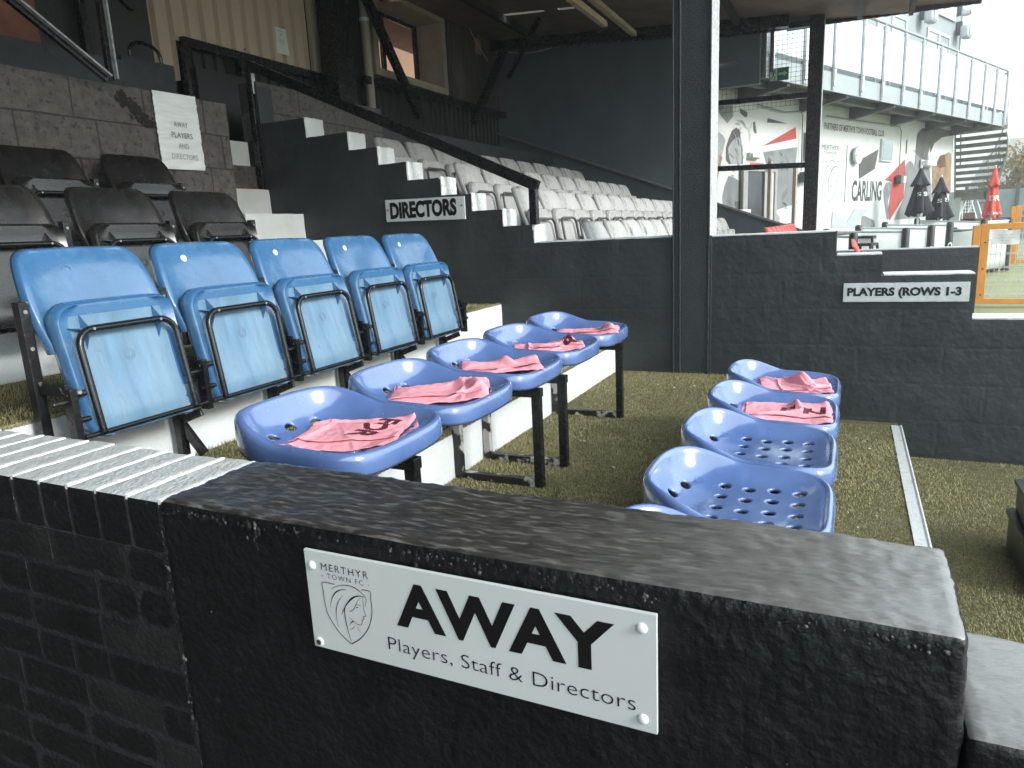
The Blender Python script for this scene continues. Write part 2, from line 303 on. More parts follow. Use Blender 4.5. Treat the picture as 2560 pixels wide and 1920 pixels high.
D={'crest': [([[-0.0198, 0.0464], [-0.0437, 0.0457], [-0.0443, 0.0307], [-0.0434, 0.0081], [-0.0399, -0.0093], [-0.032, -0.0234], [-0.0202, -0.0378], [-0.0078, -0.0478], [0.0023, -0.0535]], [0.00066, 0.00066, 0.00066]), ([[0.0332, 0.0471], [0.0489, 0.0468], [0.0491, 0.0342], [0.0495, 0.0181], [0.0478, 0.005], [0.0421, -0.0114], [0.0333, -0.0263], [0.0198, -0.0411], [0.0023, -0.0535]], [0.00066, 0.00066, 0.00077]), ([[-0.0285, 0.0362], [-0.0182, 0.0426], [-0.0042, 0.0477], [0.0092, 0.0493], [0.0208, 0.0474], [0.0307, 0.0423], [0.0392, 0.0352], [0.0396, 0.0278], [0.0359, 0.0178]], [0.00022, 0.00077, 0.00022]), ([[0.0032, 0.0409], [-0.0052, 0.0397], [-0.0151, 0.0355], [-0.0228, 0.0282], [-0.0288, 0.0181], [-0.0334, 0.0035]], [0.00022, 0.0011, 0.00022]), ([[-0.0057, 0.0302], [-0.0145, 0.0185], [-0.0199, 0.0079], [-0.0227, -0.0034], [-0.0224, -0.0177], [-0.0207, -0.0276]], [0.00022, 0.00077, 0.00022]), ([[0.0369, 0.0348], [0.0272, 0.0353], [0.0163, 0.0309], [0.006, 0.0219], [-0.0035, 0.01], [-0.0117, -0.0048]], [0.00033, 0.00154, 0.00022]), ([[-0.0035, 0.01], [-0.0052, 0.0001], [-0.0045, -0.0152], [-0.0019, -0.0327], [0.0021, -0.0493]], [0.00099, 0.00088, 0.00033]), ([[0.0293, 0.0325], [0.0229, 0.0257], [0.0179, 0.0165], [0.0138, 0.0099], [0.0087, 0.0055], [0.0042, 0.0049]], [0.00022, 0.00055, 0.00033]), ([[0.0337, 0.0327], [0.0337, 0.0231], [0.0333, 0.0137], [0.0348, 0.0076], [0.0367, 0.0037], [0.0345, 0.0017], [0.0313, 0.0002], [0.0328, -0.0022], [0.0303, -0.0047], [0.0282, -0.0078], [0.0273, -0.0122], [0.024, -0.0154], [0.0175, -0.0152], [0.0112, -0.012], [0.0064, -0.0082], [0.0043, -0.0051]], [0.00033, 0.00055, 0.00033]), ([[0.019, 0.0185], [0.0241, 0.0195], [0.029, 0.0185]], [0.00022, 0.00044, 0.00022]), ([[0.0193, 0.0139], [0.0225, 0.0144]], [0.00066, 0.00099, 0.00066]), ([[0.0113, -0.0113], [0.0062, -0.0148], [0.0022, -0.0204]], [0.00088, 0.00088, 0.00022]), ([[0.0134, -0.0186], [0.0084, -0.0245], [0.0015, -0.0287]], [0.00022, 0.00055, 0.00022]), ([[0.0167, -0.0197], [0.0203, -0.0255], [0.0243, -0.0304]], [0.00022, 0.00044, 0.00022])], 'crest0': [0.8, 0.6898, 0.4247], 'away': {'TL': [0.7648, 0.5198], 'TR': [0.1957, 0.5239], 'BL': [0.767, 0.3459], 'BR': [0.1958, 0.3555], 'AWAYtl': [0.5614, 0.4977], 'AWAYbl': [0.594, 0.4225], 'AWAYtr': [0.2504, 0.4995], 'AWAYbr': [0.2779, 0.4265], 'Ptl': [0.6134, 0.3941], 'Pbl': [0.6158, 0.3705], 'str_': [0.2241, 0.3961], 'sbr': [0.2255, 0.3772], 'Mtl': [0.7326, 0.5029], 'Mbl': [0.7334, 0.4916], 'Mtr': [0.642, 0.505], 'Mbr': [0.6414, 0.4932], 'Ttl': [0.7338, 0.4833], 'Tbl': [0.7201, 0.4781], 'Tbr': [0.6406, 0.4831], 'Ttr': [0.6536, 0.4874], 'caps': [[0.752, 0.4966], [0.2151, 0.5005], [0.2146, 0.3687], [0.7539, 0.3606]]}, 'mural': [('dark', [[11.546, 2.902], [11.779, 2.854], [11.782, 2.786], [11.707, 2.763], [11.534, 2.829]]), ('dark', [[12.04, 2.718], [12.112, 2.528], [12.056, 2.51], [11.998, 2.554], [11.97, 2.698]]), ('dark', [[12.483, 2.804], [13.222, 2.75], [12.455, 2.723]]), ('red', [[13.535, 2.711], [13.588, 2.501], [12.337, 2.316]]), ('grey', [[10.868, 2.913], [11.303, 2.938], [11.323, 2.755], [11.141, 2.629], [10.884, 2.784]]), ('dark', [[10.845, 2.925], [11.062, 2.913], [10.892, 2.796]]), ('dark', [[11.422, 2.583], [11.551, 2.53], [11.577, 2.395], [11.638, 2.214], [11.662, 1.983], [11.217, 1.972], [11.115, 2.03], [11.109, 2.239], [11.177, 2.361], [11.287, 2.523]]), ('pale', [[11.428, 2.418], [11.541, 2.393], [11.599, 2.274], [11.618, 2.09], [11.61, 1.985], [11.275, 1.977], [11.214, 2.078], [11.172, 2.227], [11.279, 2.336]]), ('pale', [[10.85, 2.492], [11.019, 2.428], [11.091, 2.357], [10.998, 2.131], [10.854, 1.71], [10.823, 1.858]]), ('tan', [[10.914, 2.128], [11.0, 2.071], [10.841, 1.665], [10.826, 1.694]]), ('grey', [[12.352, 2.208], [13.629, 2.346], [13.565, 1.979], [13.546, 1.739], [13.691, 1.289], [13.026, 1.194], [12.768, 1.155], [12.503, 1.955]]), ('dark', [[12.533, 2.131], [12.698, 2.058], [12.514, 2.053]]), ('tan2', [[12.702, 1.694], [12.88, 1.582], [12.831, 1.535], [12.689, 1.631]]), ('tan2', [[13.291, 1.601], [13.31, 1.481], [13.106, 1.329], [13.053, 1.431]]), ('grey', [[11.209, 1.775], [11.415, 1.739], [11.567, 1.686], [11.657, 1.719], [12.003, 1.595], [12.108, 1.402], [12.124, 1.044], [11.08, 1.207], [11.017, 1.408], [11.097, 1.621]]), ('dark', [[11.384, 1.343], [11.67, 1.357], [11.648, 1.135], [11.495, 1.153]]), ('pale', [[12.411, 1.203], [12.75, 1.156], [13.035, 1.057], [13.009, 0.903], [12.42, 1.02]]), ('dark', [[16.45, 2.177], [17.467, 2.452], [17.316, 2.016], [16.501, 1.786]]), ('red', [[19.062, 2.275], [19.155, 1.926], [19.129, 1.358], [18.821, 1.158], [18.35, 0.839], [18.262, 1.094], [18.343, 1.736], [17.923, 1.785], [18.181, 1.876]]), ('steel', [[18.024, 1.716], [18.25, 1.735], [18.355, 1.665], [18.291, 1.487], [18.199, 1.309], [18.297, 0.876], [18.206, 0.861], [17.946, 1.346], [17.868, 1.557]]), ('dark', [[19.077, 2.734], [19.145, 2.737], [19.155, 2.415], [19.087, 2.413]]), ('dark', [[18.687, 2.867], [18.773, 2.808], [18.729, 2.788]]), ('dark', [[19.75, 2.892], [20.03, 3.053], [20.62, 3.056], [20.728, 2.81], [20.585, 2.444], [20.516, 2.253], [20.096, 2.204], [19.733, 2.453]]), ('grey', [[19.74, 2.416], [20.516, 2.253], [20.585, 2.444], [20.97, 1.681], [21.199, 0.887], [18.632, 0.85], [19.132, 1.339], [19.258, 1.744], [19.716, 2.009]]), ('grey', [[19.093, 2.106], [19.363, 2.258], [19.629, 2.192], [19.832, 1.674], [19.563, 1.186], [19.332, 1.338]]), ('dark', [[20.545, 2.895], [20.769, 3.132], [22.175, 3.094], [22.203, 2.977], [21.503, 2.904], [20.969, 2.726], [20.742, 2.488]]), ('tan', [[20.96, 2.148], [21.502, 2.397], [22.122, 2.556], [22.295, 2.501], [22.495, 1.526], [21.876, 1.281], [21.257, 0.885]]), ('brown', [[21.249, 2.233], [21.491, 2.443], [21.836, 2.486], [21.971, 2.171], [21.448, 2.12]]), ('paleblue', [[15.258, 1.109], [15.96, 0.867], [16.357, 1.157], [17.059, 1.13], [16.599, 0.85], [16.614, 0.731], [15.22, 0.775]]), ('grey', [[16.745, 0.982], [16.912, 0.978], [17.441, 0.862], [17.506, 0.72], [16.777, 0.743]])], 'wtxt': {'ptl': [14.727, 2.86], 'pbl': [14.741, 2.722], 'pbr': [17.743, 2.757], 'ptr': [17.721, 2.897], 'mtl': [14.666, 2.436], 'mbl': [14.676, 2.338], 'mbr': [15.436, 2.36], 'ttl': [14.681, 2.284], 'tbr': [15.448, 2.249], 'ctl': [16.142, 1.743], 'cbl': [16.197, 1.298], 'cbr': [17.79, 1.312], 'crT': [15.037, 2.193], 'crB': [15.082, 1.279], 'crL': [14.708, 1.795], 'crR': [15.469, 1.868], 'barT': [15.831, 2.475], 'barB': [15.833, 1.301], 'lamp': [16.178, 2.272], 'win': [[17.547, 2.664], [18.175, 2.197]], 'wlamp': [[11.753, 2.177], [12.151, 2.084]], 'alamp': [[20.034, 2.251], [20.703, 2.15]], 'boxes': [[13.804, 1.778], [18.616, 1.792]], 'pipe': [13.685, 2.896], 'arch': [[20.969, 0.892], [20.625, 2.255], [21.081, 2.73], [21.718, 2.992], [22.073, 3.01]], 'door': [[11.703, 1.888], [12.285, 1.899], [12.63, 1.884]], 'rwin': [[13.883, 2.61], [13.998, 2.138]], 'rend': [22.381, 2.504], 'wirep': [[12.027, 3.032], [12.964, 2.97], [13.672, 3.062], [13.925, 3.024], [14.711, 3.021], [16.315, 3.035], [17.9, 3.052], [18.497, 3.037]]}, 'edge': {}}
# ------------------------------------------------------------------ ground
L2, L1, ZA, T1, T2, T3 = -.47, -.26, 0., .20, .484, .76
XN, XF = 1.04, 4.75                                      # inner face of the near wall, face of the dividing wall
g = struct(MB().add([(-13,-238,L2-.03),(328,-238,L2-.03),(328,128,L2-.03),(-13,128,L2-.03)], [(0,1,2,3)]).build('ground', PITCH))
g = struct(MB().box(XN, 11.6, -9, -.34, L2-.02, L2).build('pitch_edge_turf', TURFB))
a = struct(MB().box(-6, XN-.25, -9, 12, L2-.02, L2).build('gangway_floor', mat('dark_tarmac', (.045,.045,.043), .85, .3, 20, .5, 80)))
# terracing of the players' block
tr = thing('terrace', 'stepped concrete terrace with white painted risers and green turf treads', 'terrace', (XN, 0, 0))
O = (XN, 0, 0)
def slab(name, y0, y1, z0, z1, m, x0=XN, x1=XF): return MB().box(x0, x1, y0, y1, z0, z1).build(name, m, tr, O)
slab('tread', -.325, .16, L2-.1, L1, TURFB); slab('tread', .16, 1.467, L2-.1, ZA, TURFB)
def riser(y0, z0, z1, x0=XN, x1=XF, amp=.004):
    b = MB().rbox(x0, x1, y0, y0+.06, z0, z1, .035, .006, amp, 9, y0, .004, 2.3)
    return b.build('riser', WHITE, tr, O, smooth=True)
riser(1.455, ZA-.03, T1-.006); slab('tread', 1.475, 2.36, ZA, T1-.012, TURFB)
riser(2.345, T1-.03, T2-.006); slab('tread', 2.365, 3.26, ZA, T2-.012, TURFB)
riser(3.245, T2-.03, T3-.006); slab('tread', 3.265, 4.22, ZA, T3-.012, TURFB)
for y, z0, z1 in ((3.85, T3, 1.02), (4.16, 1.02, 1.244), (4.51, 1.244, 1.463)): riser(y, z0-.02, z1, 4.10, XF); slab('tread', y+.05, y+.5, z0-.3, z1-.01, TURFB, 4.10)
MB().box(4.10, XF, 4.62, 4.70, 1.4, 1.66).build('riser', BLOCK, tr, O); MB().box(4.10, 4.72, 4.66, 4.75, 1.655, 1.86).build('riser', WHITE, tr, O)
MB().box(4.10, XF, 4.545, 4.56, 1.455, 1.468).build('orange_edge', mat('orange_edge_paint', (.5,.13,.03), .6, .2, 20), tr, O)
MB().box(4.10, XF, 4.75, 7, 1.3, 1.85).build('tread', BLKPL, tr, O)
# aluminium edge strip of the front tread
b = MB().box(XN, XF-.08, -.336, -.286, L1, L1+.006).tube([(XN, -.338, L1+.004), (XF-.08, -.338, L1+.004)], .007, 8).box(XN, XF-.08, -.3425, -.338, L1-.055, L1+.006)
tag(b.build('edge_strip', ALU), 'dull aluminium nosing strip along the turf step edge', 'edge strip')
b = MB().rbox(XN, XF-.05, -.336, -.32, L2-.05, L1-.002, .05, .003, 0); b.build('front_riser', MOULD, tr, O)

# turf blades: one uncountable object
def blades(name, areas, seed=1):
    rs = np.random.RandomState(seed); VS = []
    for (x0, x1, y0, y1, z, dens, ln) in areas:
        n = int((x1-x0)*(y1-y0)*dens); x = rs.uniform(x0, x1, n); y = rs.uniform(y0, y1, n)
        patch = .75 + .35*np.sin(x*3.1+1.7*np.sin(y*4.2))*np.cos(y*2.7+x)
        a = rs.uniform(0, 2*np.pi, n); tilt = rs.uniform(.15, 1.1, n); L = ln*rs.uniform(.6, 1.35, n)*patch; w = rs.uniform(.0012, .0022, n)
        lean = rs.normal(.6, .9, n); dx = np.cos(lean)*L*np.sin(tilt); dy = np.sin(lean)*L*np.sin(tilt); dz = L*np.cos(tilt)
        px = np.cos(a)*w; py = np.sin(a)*w
        VS.append(np.stack([np.stack([x-px, y-py, np.full(n, z-.002)], 1), np.stack([x+px, y+py, np.full(n, z-.002)], 1), np.stack([x+dx, y+dy, z+dz], 1)], 1).reshape(-1, 3))
    V = np.concatenate(VS); n = len(V)//3; me = bpy.data.meshes.new(name); me.vertices.add(len(V)); me.vertices.foreach_set('co', V.ravel().astype(np.float32))
    me.loops.add(3*n); me.loops.foreach_set('vertex_index', np.arange(3*n, dtype=np.int32)); me.polygons.add(n)
    me.polygons.foreach_set('loop_start', np.arange(0, 3*n, 3, dtype=np.int32)); me.update(calc_edges=True); me.materials.append(TURF)
    o = bpy.data.objects.new(name, me); COL.objects.link(o); return tag(o, 'short olive artificial turf pile on the treads', 'turf', kind='stuff')
blades('artificial_turf', [(XN, 3.0, .16, 1.455, ZA, 35100, .0135), (3.0, XF, .16, 1.455, ZA, 20250, .0135), (XN, 3.0, -.286, .16, L1, 29700, .0135), (3.0, XF-.08, -.286, .16, L1, 17550, .0135),
   (XN, 3.4, -1.3, -.345, L2, 29700, .0135), (3.4, 5.2, -1.6, -.345, L2, 16200, .0135), (XN, XF, 1.462, 2.345, T1-.01, 12000, .02), (XN, XF, 2.352, 3.245, T2-.01, 9000, .02), (XN, XF, 3.25, 4.2, T3-.01, 4000, .02),
   (XN, XF, 1.452, 1.475, T1-.006, 60000, .02), (XN, XF, 2.343, 2.365, T2-.006, 50000, .02), (XN, XF, 3.243, 3.262, T3-.006, 40000, .02)])

b = MB(); lr = random.Random(5)
for k in range(26):                                       # scraps of paper and dead leaves caught in the turf
    x = lr.uniform(1.3, 4.4); y, z = lr.choice(((lr.uniform(.5, 1.4), ZA), (lr.uniform(-1.2, -.4), L2), (lr.uniform(-.25, .1), L1), (lr.uniform(.6, 1.4), ZA))); r = lr.uniform(.004, .011); a0 = lr.uniform(0, 6)
    b.add([(x+r*math.cos(a0+q*1.57)*lr.uniform(.6,1.3), y+r*math.sin(a0+q*1.57)*lr.uniform(.6,1.3), z+.012+lr.uniform(0,.006)) for q in range(4)], [(0,1,2),(0,2,3)])
tag(b.build('litter', mat('pale_litter', (.45,.44,.38), .8, .3, 9)), 'tiny pale scraps of litter lying on the turf', 'litter', kind='stuff')

# ------------------------------------------------------------------ near parapet wall with its sign
nw = thing('parapet_wall', 'thick black painted parapet wall with white brick coping at its left end, nearest the viewer', 'wall', (.92, .5, L2))
O = (.92, .5, L2)
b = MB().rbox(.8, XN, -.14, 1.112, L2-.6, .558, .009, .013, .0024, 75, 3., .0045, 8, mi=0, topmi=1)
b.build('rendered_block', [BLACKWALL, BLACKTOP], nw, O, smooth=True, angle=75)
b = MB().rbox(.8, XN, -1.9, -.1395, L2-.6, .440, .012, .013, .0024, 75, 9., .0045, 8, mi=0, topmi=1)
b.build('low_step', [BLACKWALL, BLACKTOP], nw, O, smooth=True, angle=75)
b = MB(); y = 1.113; k = 0; jt = []
while y < 4.15:
    wv = .0905 + random.uniform(-.004, .004)
    b.rbox(.8+random.uniform(-.0008,.0008), XN+random.uniform(-.008,.008), y+.003, y+wv-.003, .452, .5555+random.uniform(-.001,.0015), .010, .006, .0016, 30, k, mi=0, topmi=1); jt.append(y); y += wv; k += 1
b.build('coping', [BLACKWALL, COPING], nw, O, smooth=True, angle=60)
b = MB()
for q in jt: b.rbox(.803, XN-.004, q-.0055, q+.0055, .54, .5578+random.uniform(-.0008,.0008), .009, .003, .0018, 60, q)
b.build('coping_mortar', COPJOINT, nw, O, smooth=True); MB().box(.8028, XN-.007, 1.112, 4.19, .451, .5464).build('coping_mortar', mat('grey_joint_mortar', (.035,.039,.04), .6, .4, 30, .6, 80, 6), nw, O)
b = MB(); z = .452; row = 0
BR2 = mat('patchy_black_brick_paint', (.005,.006,.0066), .5, .35, 5, .5, 70, 8, rvar=.12, dirt=(.014,.0145,.015), dscale=2.2, dlo=.55, dhi=.6)
while z > L2-.3:
    y = 1.118 + (0 if row % 2 else -.13) + random.uniform(-.02,.02)
    while y < 4.15:
        ln = .232*(1 if random.random() > .18 else .5); y0 = max(y, 1.116)
        if y+ln-.01 > y0+.03: b.rbox(.8+random.uniform(-.001,.0015), XN, y0+.004, y+ln-.004, z-.078, z-.004, .018, .005, .0016, 40, row*9+y, mi=1 if random.random() < .3 else 0)
        y += ln
    z -= .084; row += 1
b.build('brickwork', [BLACKWALL, BR2], nw, O, smooth=True, angle=60)
MB().box(.8025, XN-.01, 1.1125, 4.19, L2-.6, .4505).build('mortar', mat('black_mortar_paint', (.015,.017,.018), .6, .3, 20, .6, 80, 6), nw, O)

LUMP = mat('glossy_lump_painted_glints', (.02,.021,.0215), .3, .4, 60, .4, 90, 6, dirt=(.16,.16,.155), dscale=50, dlo=.55, dhi=.7)  # pale flecks: grey paint chips, and glints painted into the colour
b = MB(); lr = random.Random(8)
def lump(x, y, z, r, el=1.):
    n = 7; vs = [(x-r*.55, y, z)]
    for ring, f in ((.6, .4), (1., -.05)): vs += [(x-r*.5*f+.0005, y+r*ring*math.cos(2*math.pi*k/n)*lr.uniform(.8,1.2), z+el*r*ring*math.sin(2*math.pi*k/n)*lr.uniform(.8,1.2)) for k in range(n)]
    b.add(vs, [(0, 1+k, 1+(k+1) % n) for k in range(n)] + [(1+k, 1+n+k, 1+n+(k+1) % n, 1+(k+1) % n) for k in range(n)])
for k in range(170):                                      # blobs of thick paint along the top arris
    y = lr.uniform(-.12, 1.10); lump(.7985+lr.uniform(0,.002), y, .546-abs(lr.gauss(0,.010)), lr.uniform(.0015,.0045), lr.uniform(.7,1.5))
for k in range(90): lump(.7985, 1.112+lr.gauss(0,.004), lr.uniform(-.25,.545), lr.uniform(.0015,.004), lr.uniform(1,2.6))
for k in range(80): lump(.7985, lr.uniform(-.12,1.05), lr.uniform(-.2,.5), lr.uniform(.001,.0025))
for k in range(14): lump(.797, .878+lr.gauss(0,.007), .545-.045*(k/13), .006*(1-k/16)*lr.uniform(.6,1.2), 1.6)
b.build('paint_lump', LUMP, nw, O, smooth=True, angle=180)
A = D['away']
sg = thing('wall_sign', 'white rectangular sign reading AWAY Players, Staff & Directors on the black parapet wall', 'sign', (.794, .48, .435)); O = (.794, .48, .435)
SX, SY0, SY1, SZ0, SZ1 = .793, .766, .1957, .350, .5225
MB().box(.7885, .7945, SY1, SY0, SZ0, SZ1).build('sign_board', SIGNW, sg, O, bevel=.0008)
MB().box(.7943, .799, SY1+.06, SY0-.06, SZ0+.03, SZ1-.03).build('backing_pad', BLKPL, sg, O)
fx = .7882; U = (0,-1,0); Z = (0,0,1)
put_txt('lettering', LETTER, sg, 'AWAY', (fx, .595, .4235), U, Z, w=.344, h=.0755, bold=.035, lift=.0004, org=O, space=.98)
put_txt('lettering', LETTER, sg, 'Players, Staff & Directors', (fx, .615, .3715), U, Z, w=.391, h=.0292, bold=-.012, lift=.0004, org=O, space=1.03)
put_txt('lettering', LETTER, sg, 'MERTHYR', (fx, .733, .4923), U, Z, w=.0912, h=.0118, bold=-.005, lift=.0004, org=O, space=1.25)
put_txt('lettering', LETTER, sg, '- TOWN FC -', (fx, .7335, .4792), U, Z, w=.0925, h=.0085, bold=-.012, lift=.0004, org=O, space=1.25)
c0 = D['crest0']; strokes([(p, w) for p, w in D['crest']], (fx, c0[1], c0[2]), U, Z, 1.0, .0004).build('crest', LETTER, sg, O)
for i, (cy, cz) in enumerate(A['caps']):
    if i < 3:
        b = MB(); pr = [(.0078*math.cos(t), .0045*math.sin(t)) for t in [R_(q) for q in (0,20,40,60,78,90)]]
        b.lathe([(max(r,.0003), z) for r, z in pr], (0,0,0), 20); b.v = [(.7885-z, cy+x, cz+y) for x, y, z in b.v]; b.build('screw_cap', CAPW, sg, O, smooth=True)
    else:
        b = MB().lathe([(.0075,0),(.0075,.002),(.0055,.0028)], (0,0,0), 20); b.v = [(.7885-z, cy+x, cz+y) for x, y, z in b.v]; c_ = b.build('screw_cap', CAPW, sg, O, smooth=True); c_['label'] = 'white ring of a screw cap that has lost its cover'
        b = MB().lathe([(.0047,0),(.0047,.0032),(.003,.0036)], (0,0,0), 12); b.v = [(.7885-z, cy+x, cz+y) for x, y, z in b.v]; b.build('screw', SCREW, sg, O)

# ------------------------------------------------------------------ dividing wall with white stepped top, pillar, signs, handrail
dw = thing('dividing_wall', 'long dark grey dividing wall stepping up with white painted step ends', 'wall', (4.86, 1.5, 0)); O = (4.86, 1.5, 0)
XB = 4.97
def blk(y0, y1, zt, zb=-.6, white_end=True, amp=.0035, m=BLACKFAR):
    MB().rbox(XF, XB, y0, y1, zb, zt, .03, .009, amp, 22, 3., .004, 5, flushy=True).build('wall_course', m, dw, O, smooth=True, angle=70)
blk(-3.0, -.664, .385); blk(-.664, -.187, .643); blk(-.187, .065, .768); blk(.065, .818, .912); blk(1.052, 2.06, .922)
steps = [(2.06, 2.303, 1.05), (2.303, 2.555, 1.172), (2.555, 2.81, 1.303), (2.81, 3.105, 1.438), (3.105, 3.364, 1.575), (3.364, 3.637, 1.708), (3.637, 4.053, 1.845), (4.053, 4.52, 2.0)]
pz = .922
for y0, y1, zt in steps:
    blk(y0, y1, zt)
    MB().rbox(XF+.003, XB+.004, y0-.014, y0+.02, pz-.006, zt+.004, .012, .008, .004, 30, y0, .003, 8).build('step_end', WHITEROUGH, dw, O, smooth=True, angle=75)
    pz = zt
for y0, y1, z in ((-.664,-.2,.643), (-.187,.06,.768), (.07,.815,.912), (1.055,2.05,.922), (-3.0,-.664,.385)):
    MB().rbox(XF+.012, XB+.006, y0, y1, z-.004, z+.007, .03, .004, .002, 20, z).build('white_top', WHITE, dw, O, smooth=True)
MB().box(XF+.02, XB-.02, .8, 1.06, -.6, .9).build('infill', BLACKFAR, dw, O)
MB().box(XF+.002, XB, 4.52, 7.0, -.2, 1.86).build('wall_course', BLACKFAR, dw, O)
MB().box(XF+.001, XB-.05, 4.52, 4.545, 1.86, 2.30).build('wall_course', BLACKFAR, dw, O)

pl = thing('steel_pillar', 'tall dark steel roof pillar rising through the dividing wall', 'pillar', (4.9, .93, 0)); O = (4.9, .93, 0)
MB().box(4.742, 4.762, .822, 1.046, -.03, 4.2).box(4.762, 5.03, .828, .868, -.03, 4.2).box(5.03, 5.05, .822, 1.046, -.03, 4.2).build('column', [GRITSTEEL], pl, O, bevel=.003)
MB().tube([(4.738, 1.006, -.02), (4.738, 1.006, 4.2)], .006, 6).tube([(4.738, .818, -.02), (4.737, .818, 4.2)], .005, 6).tube([(4.74, 1.05, 0), (4.74, 1.05, 4.2)], .006, 6).build('weld_seam', GRITSTEEL, pl, O)
MB().rbox(4.735, 4.76, .80, .829, -.02, .92, .015, .004, .004, 40, 5.).build('mortar_fillet', BLACKFAR, pl, O, smooth=True)
MB().rbox(4.752, 5.046, .8195, .8285, .915, 4.2, .02, .002, .0012, 60, 2.).build('side_plate', mat('painted_lit_steel_side', (.55,.57,.58), .38, .35, 60, .9, 160, 3, metal=.3), pl, O, smooth=True)  # daylight on the pitch side of the pillar, painted as a bright plate

def board(name, label, y1, y0, z0, z1, body, tx0, tx1, tz0, tz1, bold, skew=0.):
    t = thing(name, label, 'sign', (4.74, (y0+y1)/2, z0)); O = (4.74, (y0+y1)/2, z0)
    b = MB().rbox(4.736, 4.747, y0, y1, z0, z1, .012, .002, .0015, 40, y0)
    b.v = [(x, y, z + skew*(y-y1)) for x, y, z in b.v]; b.build('sign_board', SIGNOLD, t, O, smooth=True)
    put_txt('lettering', LETTER, t, body, (4.735, tx1, tz0+skew*(tx1-y1)), U, (0,0,1), w=tx1-tx0, h=tz1-tz0, bold=bold, lift=.0006, org=O)
    return t, O
t, O = board('wall_sign', 'long white board reading DIRECTORS beside the white step ends', 3.318, 2.605, 1.132, 1.30, 'DIRECTORS', 2.675, 3.275, 1.15, 1.278, .05, .02)
MB().cyl((4.737,3.297,1.22),(4.733,3.297,1.22),.006).build('screw', LETTER, t, O); MB().cyl((4.737,2.632,1.22),(4.733,2.632,1.22),.006).build('screw', LETTER, t, O)
t, O = board('wall_sign', 'white board reading PLAYERS (ROWS 1-3 low on the dividing wall', .014, -.640, .487, .600, 'PLAYERS (ROWS 1-3', -.600, -.008, .508, .573, .045)

hr = thing('handrail', 'black sloping steel handrail above the white step ends', 'handrail', (4.78, 2.05, 1.05)); O = (4.78, 2.05, 1.05)
MB().bar((4.77, 2.02, 1.315), (4.77, 4.60, 2.475), .06, .075).build('rail', BLACKSTEEL, hr, O, bevel=.004)
MB().box(4.745, 4.80, 2.03, 2.085, 1.05, 1.315).build('post', BLACKSTEEL, hr, O, bevel=.003)
MB().box(4.72, 4.775, 4.545, 4.60, 1.3, 2.44).build('post', BLACKSTEEL, hr, O, bevel=.003)
MB().box(4.735, 4.772, 4.5435, 4.5452, 2.24, 2.40).build('white_patch', WHITE, hr, O)
# ------------------------------------------------------------------ tip-up seats
def rounded_face(W, H, rc, nu, nv, fn, wfun=None, corners=(1,1)):
    # grid over a rounded rectangle, s across, t up; fn(x, z) gives depth y
    vs = []; fs = []
    for j in range(nv+1):
        t = .5-.5*math.cos(math.pi*j/nv); z = H*t; w = W*(wfun(t) if wfun else 1)
        ww = w
        if z > H-rc and corners[1]: q = (z-(H-rc))/rc; ww = w-rc*(1-math.sqrt(max(0, 1-q*q)))
        if z < rc and corners[0]: q = (rc-z)/rc; ww = w-rc*(1-math.sqrt(max(0, 1-q*q)))
        for i in range(nu+1):
            s = -1+2*i/nu; x = ww*s; vs.append((x, fn(x, z, s, t), z))
    for j in range(nv):
        for i in range(nu): a = j*(nu+1)+i; fs.append((a, a+1, a+nu+2, a+nu+1))
    ring = [i for i in range(nu+1)] + [(j+1)*(nu+1)-1 for j in range(1, nv+1)] + [nv*(nu+1)+i for i in range(nu-1, -1, -1)] + [j*(nu+1) for j in range(nv-1, 0, -1)]
    return vs, fs, ring
def shell(vs, fs, ring, dy, grow=.0, steps=3, center=(0,0), prof=None):
    # folds an edge flange back from the rim by dy
    cx, cz = center; n = len(ring); prev = ring; vs = list(vs); fs = list(fs)
    for k in range(1, steps+1):
        f = k/steps; cur = []
        for i in prev if k == 1 else ring:
            pass
        for r in ring:
            x, y, z = vs[r]; d = Vector((x-cx, 0, z-cz)); d = d.normalized() if d.length > 0 else d
            off = grow*math.sin(f*math.pi/2); cur.append(len(vs)); vs.append((x+d.x*off, y+dy*(1-math.cos(f*math.pi/2)) if k < steps else y+dy, z+d.z*off))
        for i in range(n): fs.append((prev[i], prev[(i+1) % n], cur[(i+1) % n], cur[i]))
        prev = cur
    return vs, fs
